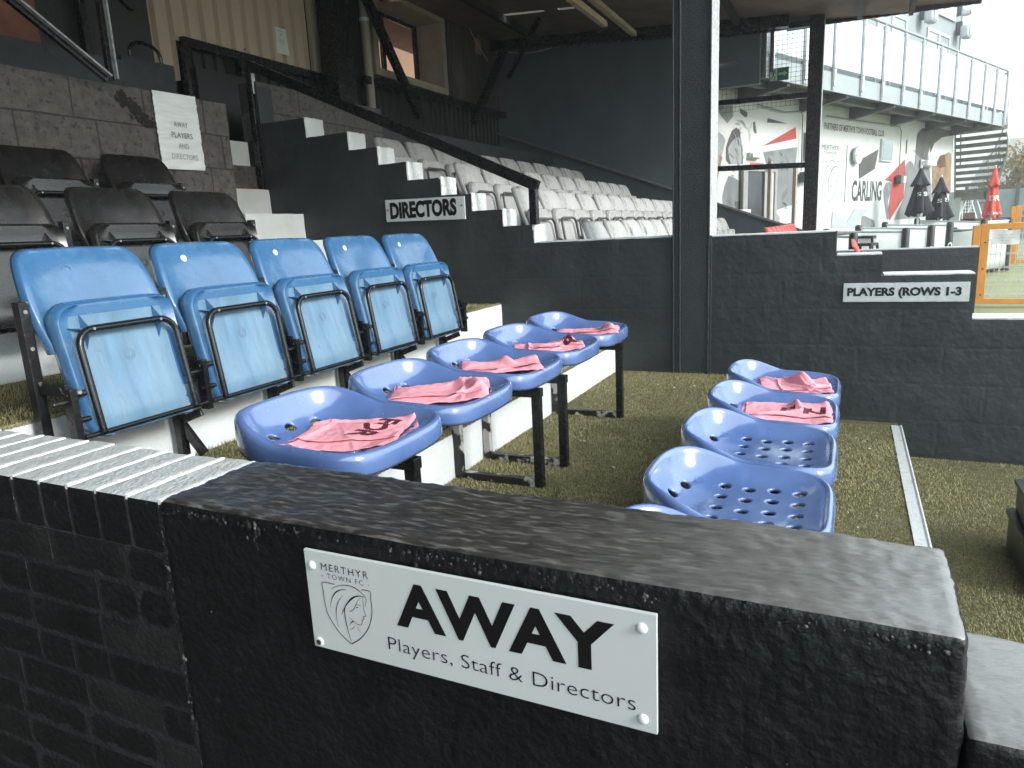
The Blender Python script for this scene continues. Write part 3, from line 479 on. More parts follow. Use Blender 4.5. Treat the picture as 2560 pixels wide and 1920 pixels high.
def seat_parts(root, mback, mpan, msteel, disc=None, hi=True, left_stand=False, pitch=.494, lean=.085):
    nu, nv = (22, 18) if hi else (10, 8)
    # backrest: z .52 -> .816, leaning back, sides wrapping forward lower down
    H, W = .315, .2225
    def by(x, z, s, t): return -.03 + .085*t + .05*max(0, t-.7)**2*8*.3 - (.052*(1-t*.85))*(abs(s)**2.4)
    def wf(t): return .96 + .05*math.sin(math.pi*min(1, t*1.1)) - .055*max(0, t-.45)**1.5/.4
    vs, fs, ring = rounded_face(W, H, .05, nu, nv, by, wf, (.0, 1))
    vs, fs = shell(vs, fs, ring, .034, .008, 4, (0, H/2))
    b = MB().add([(x, y, z+.503) for x, y, z in vs], fs); bk = b.build('backrest', mback, root, smooth=True, angle=60, solid=.004)
    # tipped seat pan, underside to the front
    H2, W2 = .415, .208
    def py(x, z, s, t): return -.165 + lean*t + .016*(1-min(1, max(0, (1-abs(s))/.16)))*-1 + .02*(math.exp(-((t-.14)/.13)**2))*-1*(1-s*s) - .012*max(0, t-.86)/.14
    vs, fs, ring = rounded_face(W2, H2, .055, nu, nv+4, py, lambda t: .97+.03*t, (1, 1))
    nb = len(fs); vs, fs = shell(vs, fs, ring, .05, .010, 4, (0, H2/2)); pm = MB().add([(x, y, z+.228) for x, y, z in vs], fs)
    pm.mi = [1 if max(abs(vs[i][0]) for i in f) > .185 or max(vs[i][2] for i in f) > .395 else 0 for f in fs[:nb]] + [1]*(len(fs)-nb)
    pan = pm.build('seat_pan', [mpan, mback], root, smooth=True, angle=60, solid=.004)
    def P(x, z, off=0.): t = (z-.228)/.415; return (x, -.165+lean*t-off, z)
    if hi:
        for sx in (-1, 1):                                # star-shaped stiffening fins at the tube bends
            b = MB(); c = P(sx*.132, .568); q = .0022
            b.add([(c[0]-q, c[1]+.003, c[2]-q), (c[0]+q, c[1]+.003, c[2]-q), (c[0]+q, c[1]+.003, c[2]+q), (c[0]-q, c[1]+.003, c[2]+q)] + [(c[0]-q, c[1]-.045, c[2]-q), (c[0]+q, c[1]-.045, c[2]-q), (c[0]+q, c[1]-.045, c[2]+q), (c[0]-q, c[1]-.045, c[2]+q)], [(0,1,2,3),(4,5,6,7)])
            for (i0, i1), dx, dz, ln in (((2,3), 0, 1, .06), ((0,1), 0, -1, .075), ((1,2) if sx > 0 else (3,0), sx, .15, .062), ((3,0) if sx > 0 else (1,2), -sx, .1, .03)):
                e = P(c[0]+dx*ln, c[2]+dz*ln); b.v.append((e[0], e[1]+.003, e[2])); k = len(b.v)-1; b.f += [[i0, 4+i0, k], [i1, k, 4+i1], [4+i0, 4+i1, k]]; b.mi += [0,0,0]
            b.build('stiffening_fin', mback, pan)
            b = MB(); c = P(sx*.165, .285); ap = (c[0], c[1]-.02, c[2]); b.add([c, ap], [])
            for dx, dz, ln in ((sx, .1, .03), (sx*.6, -.6, .035), (sx*.5, .8, .035)):
                e = P(c[0]+dx*ln, c[2]+dz*ln); b.v.append(e); b.f.append([0, len(b.v)-1, 1]); b.mi.append(0)
            b.build('stiffening_fin', mback, pan)
        for cz, r in ((.465, .019), (.465, .012), (.37, .014)):
            MB().tube([P(r*math.cos(a)+.004, cz+r*math.sin(a), .003) for a in [2*math.pi*k/20 for k in range(20)]], .0011, 4, closed=True).build('moulded_ring', mpan, pan)
    # bent tube frame
    n = 6 if hi else 3; pts = [P(-.178, .245, .03)]
    for k in range(n+1): a = math.pi - k/n*math.pi/2; pts.append(P(-.178+.055+.055*math.cos(a), .513+.055*math.sin(a), .042))
    for k in range(n+1): a = math.pi/2 - k/n*math.pi/2; pts.append(P(.178-.055+.055*math.cos(a), .513+.055*math.sin(a), .042))
    pts.append(P(.178, .245, .03))
    b = MB().tube(pts, .0112, 10 if hi else 6); b.tube([P(-.235, .243, .02), P(.235, .243, .02)], .0085, 8 if hi else 5)
    fr = b.build('tube_frame', msteel, root, smooth=True, angle=60)
    if hi:
        for sx in (-1, 1): p = P(sx*.122, .568, .051); MB().cyl((p[0], p[1]+.004, p[2]), (p[0], p[1]-.0025, p[2]), .005, 10).build('screw', SCREWM, fr)
    sts = [(1, 'stand')] + ([(-1, 'stand')] if left_stand else [])
    for sx, nm in sts:
        x = sx*pitch/2
        b = MB().box(x-.016, x+.016, -.02, .016, .012, .665)
        b.bar((x, -.01, .395), (x, -.155, .392), .012, .04)
        b.box(x-.011, x+.011, -.185, -.145, .215, .40)
        b.cyl((x-.012, -.16, .378), (x+.05, -.165, .378), .0105, 10).cyl((x-.012, -.16, .295), (x+.05, -.165, .295), .0095, 10)
        b.cyl((x-.055, -.16, .36), (x, -.16, .36), .009, 8)
        b.bar((x, -.02, .16), (x, -.13, .2), .012, .03)
        b.bar((x, .01, .17), (x+.01, -.10, .03), .016, .04)
        st = b.build(nm, FEWCHIP if (sx < 0 and hi) else msteel, root, bevel=.002 if hi else 0)
        if hi:
            for z in (.52, .635): MB().cyl((x, -.018, z), (x, -.023, z), .0065, 8).build('bolt', SCREWM, st)
    if disc is not None:
        d = MB().lathe([(.014,0),(.014,.002),(.0125,.003)], (0,0,0), 20); c = (-.085, by(0,.25,-.38,.86)-.004, .503+.262)
        nrm = Vector((0, -.95, .28)).normalized(); Mx = nrm.to_track_quat('Z', 'Y').to_matrix()
        d.v = [tuple(Vector(c)+Mx @ Vector((x,y,z))) for x, y, z in d.v]; dd = d.build('number_disc', CAPW, bk, smooth=True)
        if disc: put_txt('number', LETTER, dd, disc, tuple(Vector(c)-Vector((.006,.0,.006))+nrm*.0032), (1,0,0), tuple(Mx @ Vector((0,1,0)) if (Mx @ Vector((0,1,0))).z > 0 else Mx @ Vector((0,-1,0))), w=.012, h=.013, bold=.01, lift=.0005)
    else:
        b = MB().tube([(-.06+.014*math.cos(a), by(0,.2,-.27,.8)-.0035+.004*math.sin(a)*-0, .503+.25+.014*math.sin(a)) for a in [2*math.pi*k/18 for k in range(18)]], .0008, 4, closed=True); b.build('moulded_ring', mback, bk)
BX = [1.553+.494*i for i in range(5)]
bl = ['plain blue tip-up seat without a number disc, nearest the parapet wall', 'blue tip-up seat whose white disc reads 31', 'middle one of the five blue tip-up seats, between numbered neighbours', 'blue tip-up seat second from the far end of its row', 'blue tip-up seat at the far end of its row, closest to the dividing wall']
for i, x in enumerate(BX):
    t = thing('tip_up_seat', bl[i], 'seat', (x, 2.30, T1), 0, 'blue tip-up seats in one row')
    seat_parts(t, BLUE, BLUEPAN, BLACKSTEEL, None if i == 0 else ('31' if i == 1 else ''), True, i == 0, lean=(.085,.078,.092,.082,.089)[i])
# black seats, two rows behind
ka = thing('tip_up_seat', 'black tip-up seat at the right end of the lower black row', 'seat', (2.91, 3.2, T2), 0, 'black tip-up seats')
seat_parts(ka, BLKSEAT, BLKSEAT, BLACKSTEEL, None, True, False, .56)
lo = ['black tip-up seat in the lower black row, second from its right end', 'black tip-up seat third from the right in the lower black row']
for i in (1, 2): dup(ka, (2.91-.56*i, 3.2, T2), label=lo[i-1])
hi_ = ['black tip-up seat in the upper black row, right below the white paper notice', 'middle one of three black tip-up seats in the upper black row', 'black tip-up seat in the upper black row, at the very left picture edge']
for i in range(3): dup(ka, (3.12-.6*i, 3.98, T3), label=hi_[i])
# white seats of the directors' block
wk = thing('tip_up_seat', 'x', 'seat', (0,0,0), 0, 'white tip-up seats of the directors block'); seat_parts(wk, WHTSEAT, WHTSEAT, mat('grey_seat_tube', (.07,.07,.068), .4, .1), None, False, False, .5)
ROWS = [('lowest', 1.70, .235, 4.98, 11.3, .5), ('second', 2.42, .535, 5.36, 11.3, .5), ('third', 3.10, .81, 5.62, 10.9, .5), ('top', 3.77, 1.065, 5.40, 10.4, .5)]
first = True; DT = []
ordn = ['first','second','third','fourth','fifth','sixth','seventh','eighth','ninth','tenth','eleventh','twelfth','thirteenth','fourteenth']
for rn, y, z, x0, x1, p in ROWS:
    n = int((x1-x0)/p)+1
    for i in range(n):
        lb = '%s white tip-up seat from the left in the %s row behind the dividing wall' % (ordn[i], rn)
        o = wk if first else dup(wk); first = False; o['label'] = lb; o.location = (x0+p*i+.19+random.uniform(-.008,.008), y+random.uniform(-.01,.01), z+random.uniform(-.006,.006)); o.rotation_euler = (R_(random.uniform(-.7,.7)), 0, R_(random.uniform(-1,1)))
        if rn == 'lowest' and i in (2, 3, 6, 9, 10):
            d = MB().prism([(.028*math.cos(2*math.pi*q/16)-.06, .04*math.sin(2*math.pi*q/16)+.73) for q in range(16)], 'y', -.0, .006).build('number_sticker', CAPW, o)
    DT.append((y, z))
rk = dup(wk, label='x'); rk['group'] = 'red tip-up seats beyond the dividing wall'
def recol(o):
    for c in o.children:
        if c.type == 'MESH' and c.name.split('.')[0] in ('backrest', 'seat_pan', 'moulded_ring'):
            c.data = c.data.copy(); c.data.materials.clear(); c.data.materials.append(REDSEAT); c.data.materials.append(REDSEAT)
        recol(c)
recol(rk); first = True
for rn, y, z, x0, n in (('upper', .67, .10, 7.6, 8), ('lower', -.13, -.14, 8.4, 6)):
    for i in range(n):
        o = rk if first else dup(rk); first = False; o.location = (x0+.47*i, y, z); o['label'] = '%s red seat from the left in the %s red row beyond the dividing wall' % (ordn[i], rn)
tier = thing('terrace', 'directors block terrace of dark concrete tiers under the white seats', 'terrace', (8, 3, 0)); O = (8, 3, 0)
for y0, y1, z in ((-.6, .16, -.2), (.16, 1.0, .03), (1.0, 1.75, .10), (1.75, 2.47, .235), (2.47, 3.15, .535), (3.15, 3.82, .81), (3.82, 4.56, 1.065)):
    MB().box(XB, 11.6, y0, y1, -.6, z).build('tread', mat('dark_concrete_tread', (.06,.06,.058), .8, .25, 6), tier, O)
    if y0 > 1.1: MB().box(XB, 11.6, y0-.008, y0-.001, z-.3, z-.001).build('riser', mat('grey_tier_riser', (.22,.22,.215), .7, .2, 8), tier, O)

# ------------------------------------------------------------------ bucket bench seats
def bucket(parent, hi=True):
    W, Dp = .213, .214                                   # half width, half depth; local y- is the front
    def outline(n=96):
        P = []
        for k in range(n):
            a = 2*math.pi*k/n; c, s = math.cos(a), math.sin(a)
            e = 5.5 if s < 0 else 3.0                    # square front corners, round back
            rr = (abs(c)**e + abs(s)**e)**(-1/e); P.append((W*rr*c*(1.0 if s < 0 else 1.0), Dp*rr*s))
        return P
    OL = outline()
    def rfrac(x, y):
        e = 5.5 if y < 0 else 3.0
        return (abs(x/W)**e + abs(y/Dp)**e)**(1/e)
    def rimh(x, y):
        v = y/Dp; q = min(1, max(0, (v+.05)/.95)); q = q*q*(3-2*q); return .014 + .058*q - .020*max(0, -v)**1.5 + .008*max(0, -v)*(x/W)**2
    def h(x, y):
        r = min(1, rfrac(x, y)); v = y/Dp; rh = rimh(x, y)
        p = 3.2 + 2.2*min(1, max(0, v*1.5)) if v > 0 else 4.4
        base = -.022 + .008*(x/W)**2
        if v < -.55: base += .012*((-v-.55)/.45)**2
        up = max(0, (r-.35)/.65)**p
        hh = base + (rh-base)*up
        return hh
    V2X = []; V2 = list(OL); E = [(i, (i+1) % len(OL)) for i in range(len(OL))]; holes = []
    def hole(cx, cy, rx, ry, n=14):
        s0 = len(V2)
        for k in range(n): a = 2*math.pi*k/n; V2.append((cx+rx*math.cos(a), cy+ry*math.sin(a)))
        for k in range(n): E.append((s0+k, s0+(k+1) % n))
        holes.append((cx, cy, rx, ry))
        for k in range(n): a = 2*math.pi*(k+.5)/n; V2X.append((cx+(rx+.005)*math.cos(a), cy+(ry+.005)*math.sin(a)))
    for j, yy in enumerate((-.148, -.082, -.016, .05)):
        for xx in (-.115, -.04, .04, .115): hole(xx+(.01 if j % 2 else -.0), yy, .0185, .0175)
    for xx in (-.085, 0, .085): hole(xx, .172-.06*abs(xx)/.3, .0205, .0155)
    V2 += [q for q in V2X if rfrac(*q) < .97]
    st = .0125
    for i in range(-20, 21):
        for j in range(-20, 21):
            x, y = i*st, j*st*1.0
            if rfrac(x, y) > .895: continue
            if any(((x-c)/(a+.009))**2+((y-d)/(b_+.009))**2 < 1 for c, d, a, b_ in holes): continue
            V2.append((x+1e-5*i, y+1e-5*j))
    for rr in (.985, .965, .942, .915):                   # extra rings near the steep rim
        for k, (x, y) in enumerate(OL): V2.append((x*rr, y*rr))
    res = delaunay_2d_cdt([Vector(p) for p in V2], E, [], 0, 1e-6)
    pv, pf = res[0], res[2]; vs = [(p.x, p.y, h(p.x, p.y)) for p in pv]; fs = []
    for f in pf:
        cx = sum(pv[i].x for i in f)/len(f); cy = sum(pv[i].y for i in f)/len(f)
        if rfrac(cx, cy) > 1.0: continue
        if any(((cx-c)/a)**2+((cy-d)/b_)**2 < 1 for c, d, a, b_ in holes): continue
        fs.append(tuple(f))
    # rolled outer rim and skirt
    ring = []
    for i, p in enumerate(OL):
        j = min(range(len(pv)), key=lambda q: (pv[q].x-p[0])**2+(pv[q].y-p[1])**2); ring.append(j)
    prev = ring; n = len(ring)
    for off, dz in ((.005, .0045), (.011, .0045), (.017, -.001), (.0205, -.011), (.0215, -.026), (.0205, -.043), (.018, -.052)):
        cur = []
        for k, r in enumerate(ring):
            x, y, z = vs[r]; tx, ty = OL[(k+1) % n][0]-OL[k-1][0], OL[(k+1) % n][1]-OL[k-1][1]; l = math.hypot(tx, ty); nx, ny = ty/l, -tx/l
            dzz = dz if dz > -.02 else dz*(1+.9*max(0, y/Dp)) 
            cur.append(len(vs)); vs.append((x+nx*off, y+ny*off, z+dzz))
        for k in range(n): fs.append((prev[k], prev[(k+1) % n], cur[(k+1) % n], cur[k]))
        prev = cur
    for c, d, a, b_ in holes:                             # each hole has a turned-down lip
        top = [min(range(len(pv)), key=lambda q: (pv[q].x-c-a*math.cos(t))**2+(pv[q].y-d-b_*math.sin(t))**2) for t in [2*math.pi*k/14 for k in range(14)]]; pr_ = top
        for off, dz in ((-.0006, -.0015), (-.0006, -.004), (.0, -.007)):
            cur = []
            for k, i in enumerate(top): t = 2*math.pi*k/14; cur.append(len(vs)); vs.append((vs[i][0]+off*math.cos(t), vs[i][1]+off*math.sin(t), vs[i][2]+dz))
            for k in range(14): fs.append((pr_[k], pr_[(k+1) % 14], cur[(k+1) % 14], cur[k]))
            pr_ = cur
    o = MB().add(vs, fs).build('seat_shell', BUCKET, parent, smooth=True, angle=80, solid=.0035)
    for xx in (-.13, .13):
        yy = .125; MB().tube([(xx+.013*math.cos(t), yy+.012*math.sin(t), h(xx+.013*math.cos(t), yy+.012*math.sin(t))+.0022) for t in [2*math.pi*k/18 for k in range(18)]], .0008, 4, closed=True).build('moulded_ring', BUCKET, o, smooth=True)
    return h
ROW1 = [1.466+.475*i for i in range(5)]; ROW2 = [1.352+.475*i for i in range(5)]
r1 = ['blue bucket bench seat with a pink bib lettered FOR, nearest the black parapet wall', 'second nearest upper bench seat, blue bucket with a rolled bib end', 'blue bucket bench seat in the middle of the upper bench, with a crumpled pink bib', 'blue bucket bench seat with a bib showing maroon print, second from the dividing wall', 'blue bucket bench seat at the far end of the upper bench, against the dividing wall']
r2 = ['lower bench blue bucket seat mostly hidden behind the parapet top', 'empty blue bucket seat with many holes, just behind the parapet edge', 'empty blue bucket seat in the middle of the lower bench', 'lower bench blue bucket seat with a pink bib lettered FN', 'lower bench blue bucket seat furthest away, with a plain pink bib']
proto = thing('bucket_seat', r1[0], 'seat', (ROW1[0], 1.245, .495), 0, 'blue bucket bench seats'); HF = bucket(proto)
for i in range(1, 5): dup(proto, (ROW1[i], 1.245, .495), label=r1[i])
Y2, ZS2 = .235, .283
for i in range(5): dup(proto, (ROW2[i], Y2, ZS2), label=r2[i])
# bench frames
def frame(label, x0, x1, legs, yf, yb, zt, zf, name='bench_frame', mid=True):
    t = thing(name, label, 'bench frame', ((x0+x1)/2, (yf+yb)/2, zf), 0, 'black bench frames'); O = ((x0+x1)/2, (yf+yb)/2, zf); w = .034
    for x in legs:
        MB().box(x-w/2, x+w/2, yf-w/2, yf+w/2, zf, zt).build('leg', BLACKSTEEL, t, O, bevel=.002)
        MB().box(x-w/2+.002, x+w/2-.002, yb-w/2, yb+w/2, zf, zt-.0005).build('leg', CHIP, t, O, bevel=.002)
        MB().box(x-w/2-.002, x+w/2+.002, yf-w/2-.004, yb+.1, zt-.031, zt+.003).build('crossbar', BLACKSTEEL, t, O, bevel=.002)
        MB().box(x-w/2+.001, x+w/2-.001, yf+w/2, yb-w/2, zf+.002, zf+.032).build('foot_bar', CHIP, t, O, bevel=.002)
    if mid: MB().box(x0, x1, yf+.075, yf+.11, zt+.0035, zt+.03).box(x0, x1, yb-.06, yb-.025, zt+.0035, zt+.03).build('seat_rail', BLACKSTEEL, t, O, bevel=.002)
    return t
frame('black square tube bench frame under the two nearest upper bench seats', 1.27, 2.45, (1.55, 2.43), 1.07, 1.435, .402, ZA)
frame('black square tube bench frame under the far upper bench seats', 2.66, 3.62, (2.69, 3.52), 1.065, 1.435, .402, ZA)
fb = frame('low black bench frame carrying the lower row of blue bucket seats', 1.1, 3.48, (1.15, 2.3, 3.42), .075, .36, .20, L1)
MB().box(1.1, 3.50, .018, .034, .10, .222).build('front_board', RUST, fb, ((1.1+3.48)/2, (.075+.36)/2, L1))

# ------------------------------------------------------------------ bibs
def bib(cx, cy, cz, seed, label, rot, sx=.17, sy=.12, text=None, tpos=(0,0), tsz=(.1,.05), trot=0, peak=None, amp=.02):
    sx *= 1.0; sy *= 1.2; amp *= 1.4
    t = thing('training_bib', label, 'bib', (cx, cy, cz), 0, 'pink training bibs on the seats'); rs = random.Random(seed); ph = [rs.uniform(0, 6.28) for _ in range(8)]
    cr, sr = math.cos(rot), math.sin(rot)
    def hgt(u, v, top):                                   # u, v in bib metres, top = folded-over upper layer
        X = u*cr-v*sr; Y = u*sr+v*cr
        k = Vector((u*5+seed*3.1, v*6, seed*.7)); e = max(abs(u)/sx, abs(v)/sy); ed = max(0, 1-e**6)
        zz = .004 + amp*(.45+.75*noise.noise(k))*(.25+.75*ed)
        for q in range(6):                                # narrow creases, sharper on one side
            an = ph[q]*.5+q*.7; c0 = (math.sin(ph[q]*3)*.8)*sy; dd = (u*math.sin(an)+v*math.cos(an)) - c0 + .016*math.sin(u*18+ph[q]*2) + .010*noise.noise(Vector((u*11, v*11, q+seed)))
            wq = (.0035 if dd > 0 else .011)*(1+.5*math.sin(ph[q]*5)); al = max(0, math.sin(ph[q]+u*11+v*7))
            zz += .0095*al*math.exp(-(dd/wq)**2)*(.3+.7*ed)
        zz += .0022*noise.noise(Vector((u*45, v*38, seed)))
        if peak: zz += peak[2]*math.exp(-(((u-peak[0])+.6*(v-peak[1]))**2/(peak[3]*.55)**2+((v-peak[1])-.6*(u-peak[0]))**2/(peak[3]*1.3)**2))
        if top: zz += .0055 + .003*noise.noise(Vector((u*14, v*14, seed+4)))
        return X, Y, zz
    n = 110 if text else 76; vs = []; fs = []; uvs = []; tops = []
    for j in range(n+1):
        for i in range(n+1):
            a = -1+2*i/n; c = -1+2*j/n
            ru = 1 + .10*noise.noise(Vector((c*1.3+seed*3, a*.4, seed))) ; rv = 1 + .14*noise.noise(Vector((a*1.6, .4, seed*5.)))
            fold = .16+.1*math.sin(seed*2.)                # cloth folded back on itself at the +v edge
            s_ = (c+1)/2; L_ = 2.0+1.55
            d_ = s_*L_; v0 = -1+d_ if d_ < 2 else 1-(d_-2); rim = math.exp(-((d_-2)/.05)**2)
            u = a*sx*ru*(1-.05*(d_ > 2)); v = v0*sy*rv + (.012*a*math.sin(seed) if d_ > 2 else 0); tp = d_ > 2
            x, y, z = hgt(u, v, tp); z += (.003 if tp else .0)*rim*0; uvs.append((u, v)); tops.append(tp)
            bx, by_ = cx+x-SC[0], cy+y-SC[1]; zb = HF(max(-.19, min(.19, bx)), max(-.19, min(.19, by_)))
            vs.append((x, y, z + zb - HFc))
    for j in range(n):
        for i in range(n): q = j*(n+1)+i; fs.append((q, q+1, q+n+2, q+n+1))
    mi = [0]*len(fs)
    if text:
        V, F = txt(text, tsz[0], tsz[1], .05); ct, st_ = math.cos(trot), math.sin(trot); V = V-np.array(tsz)/2
        V = np.stack([tpos[0]+V[:,0]*ct-V[:,1]*st_, tpos[1]+V[:,0]*st_+V[:,1]*ct], 1); UV = np.array(uvs); C = np.array([UV[list(f)].mean(0) for f in fs]); ins = np.zeros(len(fs), bool)
        for f in F:                                       # faces whose centre lies inside a letter are printed
            for k in range(1, len(f)-1):
                A_, B_, C_ = V[f[0]], V[f[k]], V[f[k+1]]; cr_ = lambda p, q: (q[0]-p[0])*(C[:,1]-p[1])-(q[1]-p[1])*(C[:,0]-p[0])
                d1, d2, d3 = cr_(A_, B_), cr_(B_, C_), cr_(C_, A_); ins ^= ((d1 > 0) & (d2 > 0) & (d3 > 0)) | ((d1 < 0) & (d2 < 0) & (d3 < 0))
        mi = [int(x and tops[f[0]]) for x, f in zip(ins, fs)]
    m_ = MB().add(vs, fs); m_.mi = mi; m_.build('cloth', [PINK, MAROON], t, smooth=True, angle=180, solid=.0012)
HFc = HF(0, 0)
def on1(i, dx, dy, *a, **k):
    global SC; SC = (ROW1[i], 1.245); bib(ROW1[i]+dx, 1.245+dy, .495+HFc, *a, **k)
def on2(i, dx, dy, *a, **k):
    global SC; SC = (ROW2[i], Y2); bib(ROW2[i]+dx, Y2+dy, ZS2+HFc, *a, **k)
on1(0, .0, -.04, 1, 'pink bib with maroon letters FOR on the nearest upper bench seat', R_(-70), .15, .115, 'FOR', (.06, .03), (.175, .075), R_(250), None, .014)
on1(1, .01, -.03, 2, 'pink bib with one rolled raised end on the second upper bench seat', R_(-62), .165, .11, None, peak=(.12, .02, .035, .05))
on1(2, .0, -.03, 3, 'crumpled pink bib on the middle upper bench seat', R_(-60), .16, .11, None, peak=(.03, .07, .03, .05))
on1(3, .0, -.04, 4, 'pink bib with folded maroon print on the fourth upper bench seat', R_(-65), .16, .09, 'FR', (.10, .03), (.10, .07), R_(100), (.10, .03, .04, .05))
on1(4, .0, -.06, 5, 'pink bib on the upper bench seat beside the dividing wall', R_(-75), .16, .085, None, peak=(.11, 0, .03, .05))
on2(3, .0, -.05, 6, 'pink bib lettered FN on the fourth lower bench seat', R_(-85), .16, .12, 'F N', (.06, .02), (.16, .085), R_(-5), (.04, .075, .035, .03), .014)
on2(4, .0, -.05, 7, 'pink bib with a raised fold on the furthest lower bench seat', R_(-80), .15, .115, None, peak=(.03, .03, .06, .06))
# ------------------------------------------------------------------ rear of the stand
def blockwall(name, label, x0, x1, y, z0, z1, th, off, darkbelow=None, bl=.487, ch=.235):
    t = thing(name, label, 'wall', ((x0+x1)/2, y, z0)); O = ((x0+x1)/2, y, z0); b = MB(); z = z1; row = 0
    while z > z0+.02:
        zb = max(z0, z-ch); x = x1+ (0 if row % 2 == 0 else -.0)
        xs = x1; first = True
        while xs > x0+.02:
            ln = bl*((off[0] if row % 2 == 0 else off[1]) if first else 1); first = False; xl = max(x0, xs-ln)
            d = darkbelow is not None and z < darkbelow
            b.rbox(xl+.004, xs-.004, y, y+th, zb+.004, z-.003, .03, .008, .003, 20, row*3+xs, .004, 5, mi=1 if d else 0); xs = xl
        z -= ch; row += 1
    b.build('blockwork', [BLOCK, BLACKFAR], t, O, smooth=True, angle=60)
    MB().box(x0+.006, x1-.006, y+.0045, y+th-.005, z0, z1-.006).build('mortar', mat('dark_mortar', (.055,.05,.047), .9, .3, 30, .8, 60), t, O); return t, O
t, O = blockwall('block_wall', 'brown grey concrete block wall with a crinkled paper sign, behind the black seats', .2, 4.09, 4.2, .5, 2.035, .2, (.45, .17), 1.56)
b = MB()                                                  # black paint smear
sm = random.Random(11)
for k in range(150):
    s_ = sm.random(); sp_ = sm.gauss(0, .020)*(1.3-.5*s_); cx_ = 3.20+.23*s_+sp_*.6; cz_ = 1.975-.17*s_+sp_; r_ = sm.uniform(.004,.016)
    n_ = 9; b.add([(cx_+r_*sm.uniform(.6,1.2)*math.cos(2*math.pi*q/n_), 4.1975-.0022-.00002*k, cz_+r_*1.2*sm.uniform(.6,1.2)*math.sin(2*math.pi*q/n_)) for q in range(n_)], [tuple(range(n_))])
b.build('paint_smear', mat('black_smear', (.02,.018,.018), .8, .4, 30, .6, 60), t, O)
pp = thing('paper_sign', 'crinkled white plastic sleeve notice reading AWAY PLAYERS AND DIRECTORS on the block wall', 'notice', (3.62, 4.185, 1.79)); O = (3.62, 4.185, 1.79)
n = 22; m_ = 40; vs = []
for j in range(m_+1):
    for i in range(n+1):
        u = i/n; v = j/m_; x = 3.447+.348*u; z = 1.535+.497*v+.006*u
        vs.append((x, 4.183 - .010*abs(noise.noise(Vector((u*1.2, v*11, 2.)))) - .007*noise.noise(Vector((u*2.5+4, v*22, 1.))) - .006*(1-v)*u, z))
MB().add(vs, [(j*(n+1)+i, j*(n+1)+i+1, (j+1)*(n+1)+i+1, (j+1)*(n+1)+i) for j in range(m_) for i in range(n)]).build('sleeve', PAPER, pp, O, smooth=True, angle=180)
for wd_, zz, ww, m1 in (('AWAY', 1.815, .115, mat('grey_print', (.2,.21,.21), .5, 0)), ('PLAYERS', 1.745, .17, mat('dark_print', (.10,.10,.10), .5, 0)), ('AND', 1.675, .085, LETTERG), ('DIRECTORS', 1.605, .215, LETTERG)):
    put_txt('lettering', m1, pp, wd_, (3.63-ww/2, 4.1685, zz), (1,0,0), (0,0,1), w=ww, h=.036, bold=0, lift=.0006, org=O)
blockwall('block_wall', 'short grey block wall at the top of the white step ends', 4.75, 6.54, 4.53, 1.4, 2.345, .2, (.55, .3), None, .5, .24)
t = thing('low_wall', 'black painted low wall behind the top white seats', 'wall', (9, 4.62, 1.0)); MB().rbox(6.545, 11.59, 4.6, 4.75, .9, 2.22, .08, .008, .004).build('wall_course', BLACKFAR, t, (9, 4.62, 1.0), smooth=True)
def corr(b, x0, x1, y, z0, z1, p=.18, d=.045, mi=0):
    x = x0; pr = []
    while x < x1:
        for f, e in ((0,0), (.45,0), (.55,1), (.9,1)):
            xx = x+f*p
            if xx <= x1: pr.append((xx, y-d*(1-e)))
        x += p
    vs = []; 
    for xx, yy in pr: vs += [(xx, yy, z0), (xx, yy, z1)]
    b.add(vs, [(2*i, 2*i+2, 2*i+3, 2*i+1) for i in range(len(pr)-1)], mi); return b
bw = thing('rear_wall', 'rear wall of the stand in cream and black corrugated cladding', 'wall', (6, 5.6, 1)); O = (6, 5.6, 1)
corr(MB(), 4.37, 6.78, 5.6, 2.84, 4.4).build('cladding', CREAM, bw, O); corr(MB(), 4.37, 4.98, 5.6, 2.50, 2.8395).build('cladding', CREAM, bw, O)
MB().box(6.78, 6.95, 5.555, 5.6, 2.86, 4.4).build('cladding_trim', CREAM, bw, O)
corr(MB(), 4.98, 7.6, 5.63, 1.8, 2.85, .14, .03).build('wainscot', DARKCLAD, bw, O); corr(MB(), 7.6, 11.7, 5.63, 2.0, 3.08, .14, .03).build('wainscot', DARKCLAD, bw, O)
corr(MB(), 9.78, 11.7, 5.6, 3.08, 4.4, .11, .025).build('cladding', mat('brown_grey_cladding', (.055,.048,.04), .55, .25, 4, .3, 30, stretch=(1,1,.2)), bw, O)
corr(MB(), 6.95, 8.02, 5.62, 2.85, 4.4, .14, .03).build('wainscot', DARKCLAD, bw, O)
MB().box(4.95, 7.1, 5.50, 5.56, 2.80, 2.875).build('lintel', BLACKSTEEL, bw, O); MB().box(4.93, 5.0, 5.49, 5.57, 1.8, 2.80).build('door_post', BLACKSTEEL, bw, O); MB().box(5.6, 5.68, 5.49, 5.57, 1.8, 2.80).build('door_post', BLACKSTEEL, bw, O)
MB().rbox(5.0, 5.6, 5.45, 5.49, 1.85, 2.62, .1, .004, 0).build('door', BLKPL, bw, O)
MB().bar((7.6, 5.48, 2.93), (11.6, 5.48, 2.99), .06, .09).build('rail', BLACKSTEEL, bw, O)
MB().box(4.36, 7.9, 5.70, 5.78, .5, 4.3).box(7.9, 9.85, 5.70, 5.78, .5, 3.10).box(9.85, 11.7, 5.70, 5.78, .5, 4.3).build('backing_wall', DARKCLAD, bw, O)
b = MB()
for i in range(10): x = 4.5+.42*(i % 6); z = (3.62, 2.93)[i//6] - .0; b.cyl((x, 5.575, z), (x, 5.562, z), .009, 8)
b.build('fixing_screw', mat('dark_screw', (.08,.06,.04), .5, 0), bw, O)
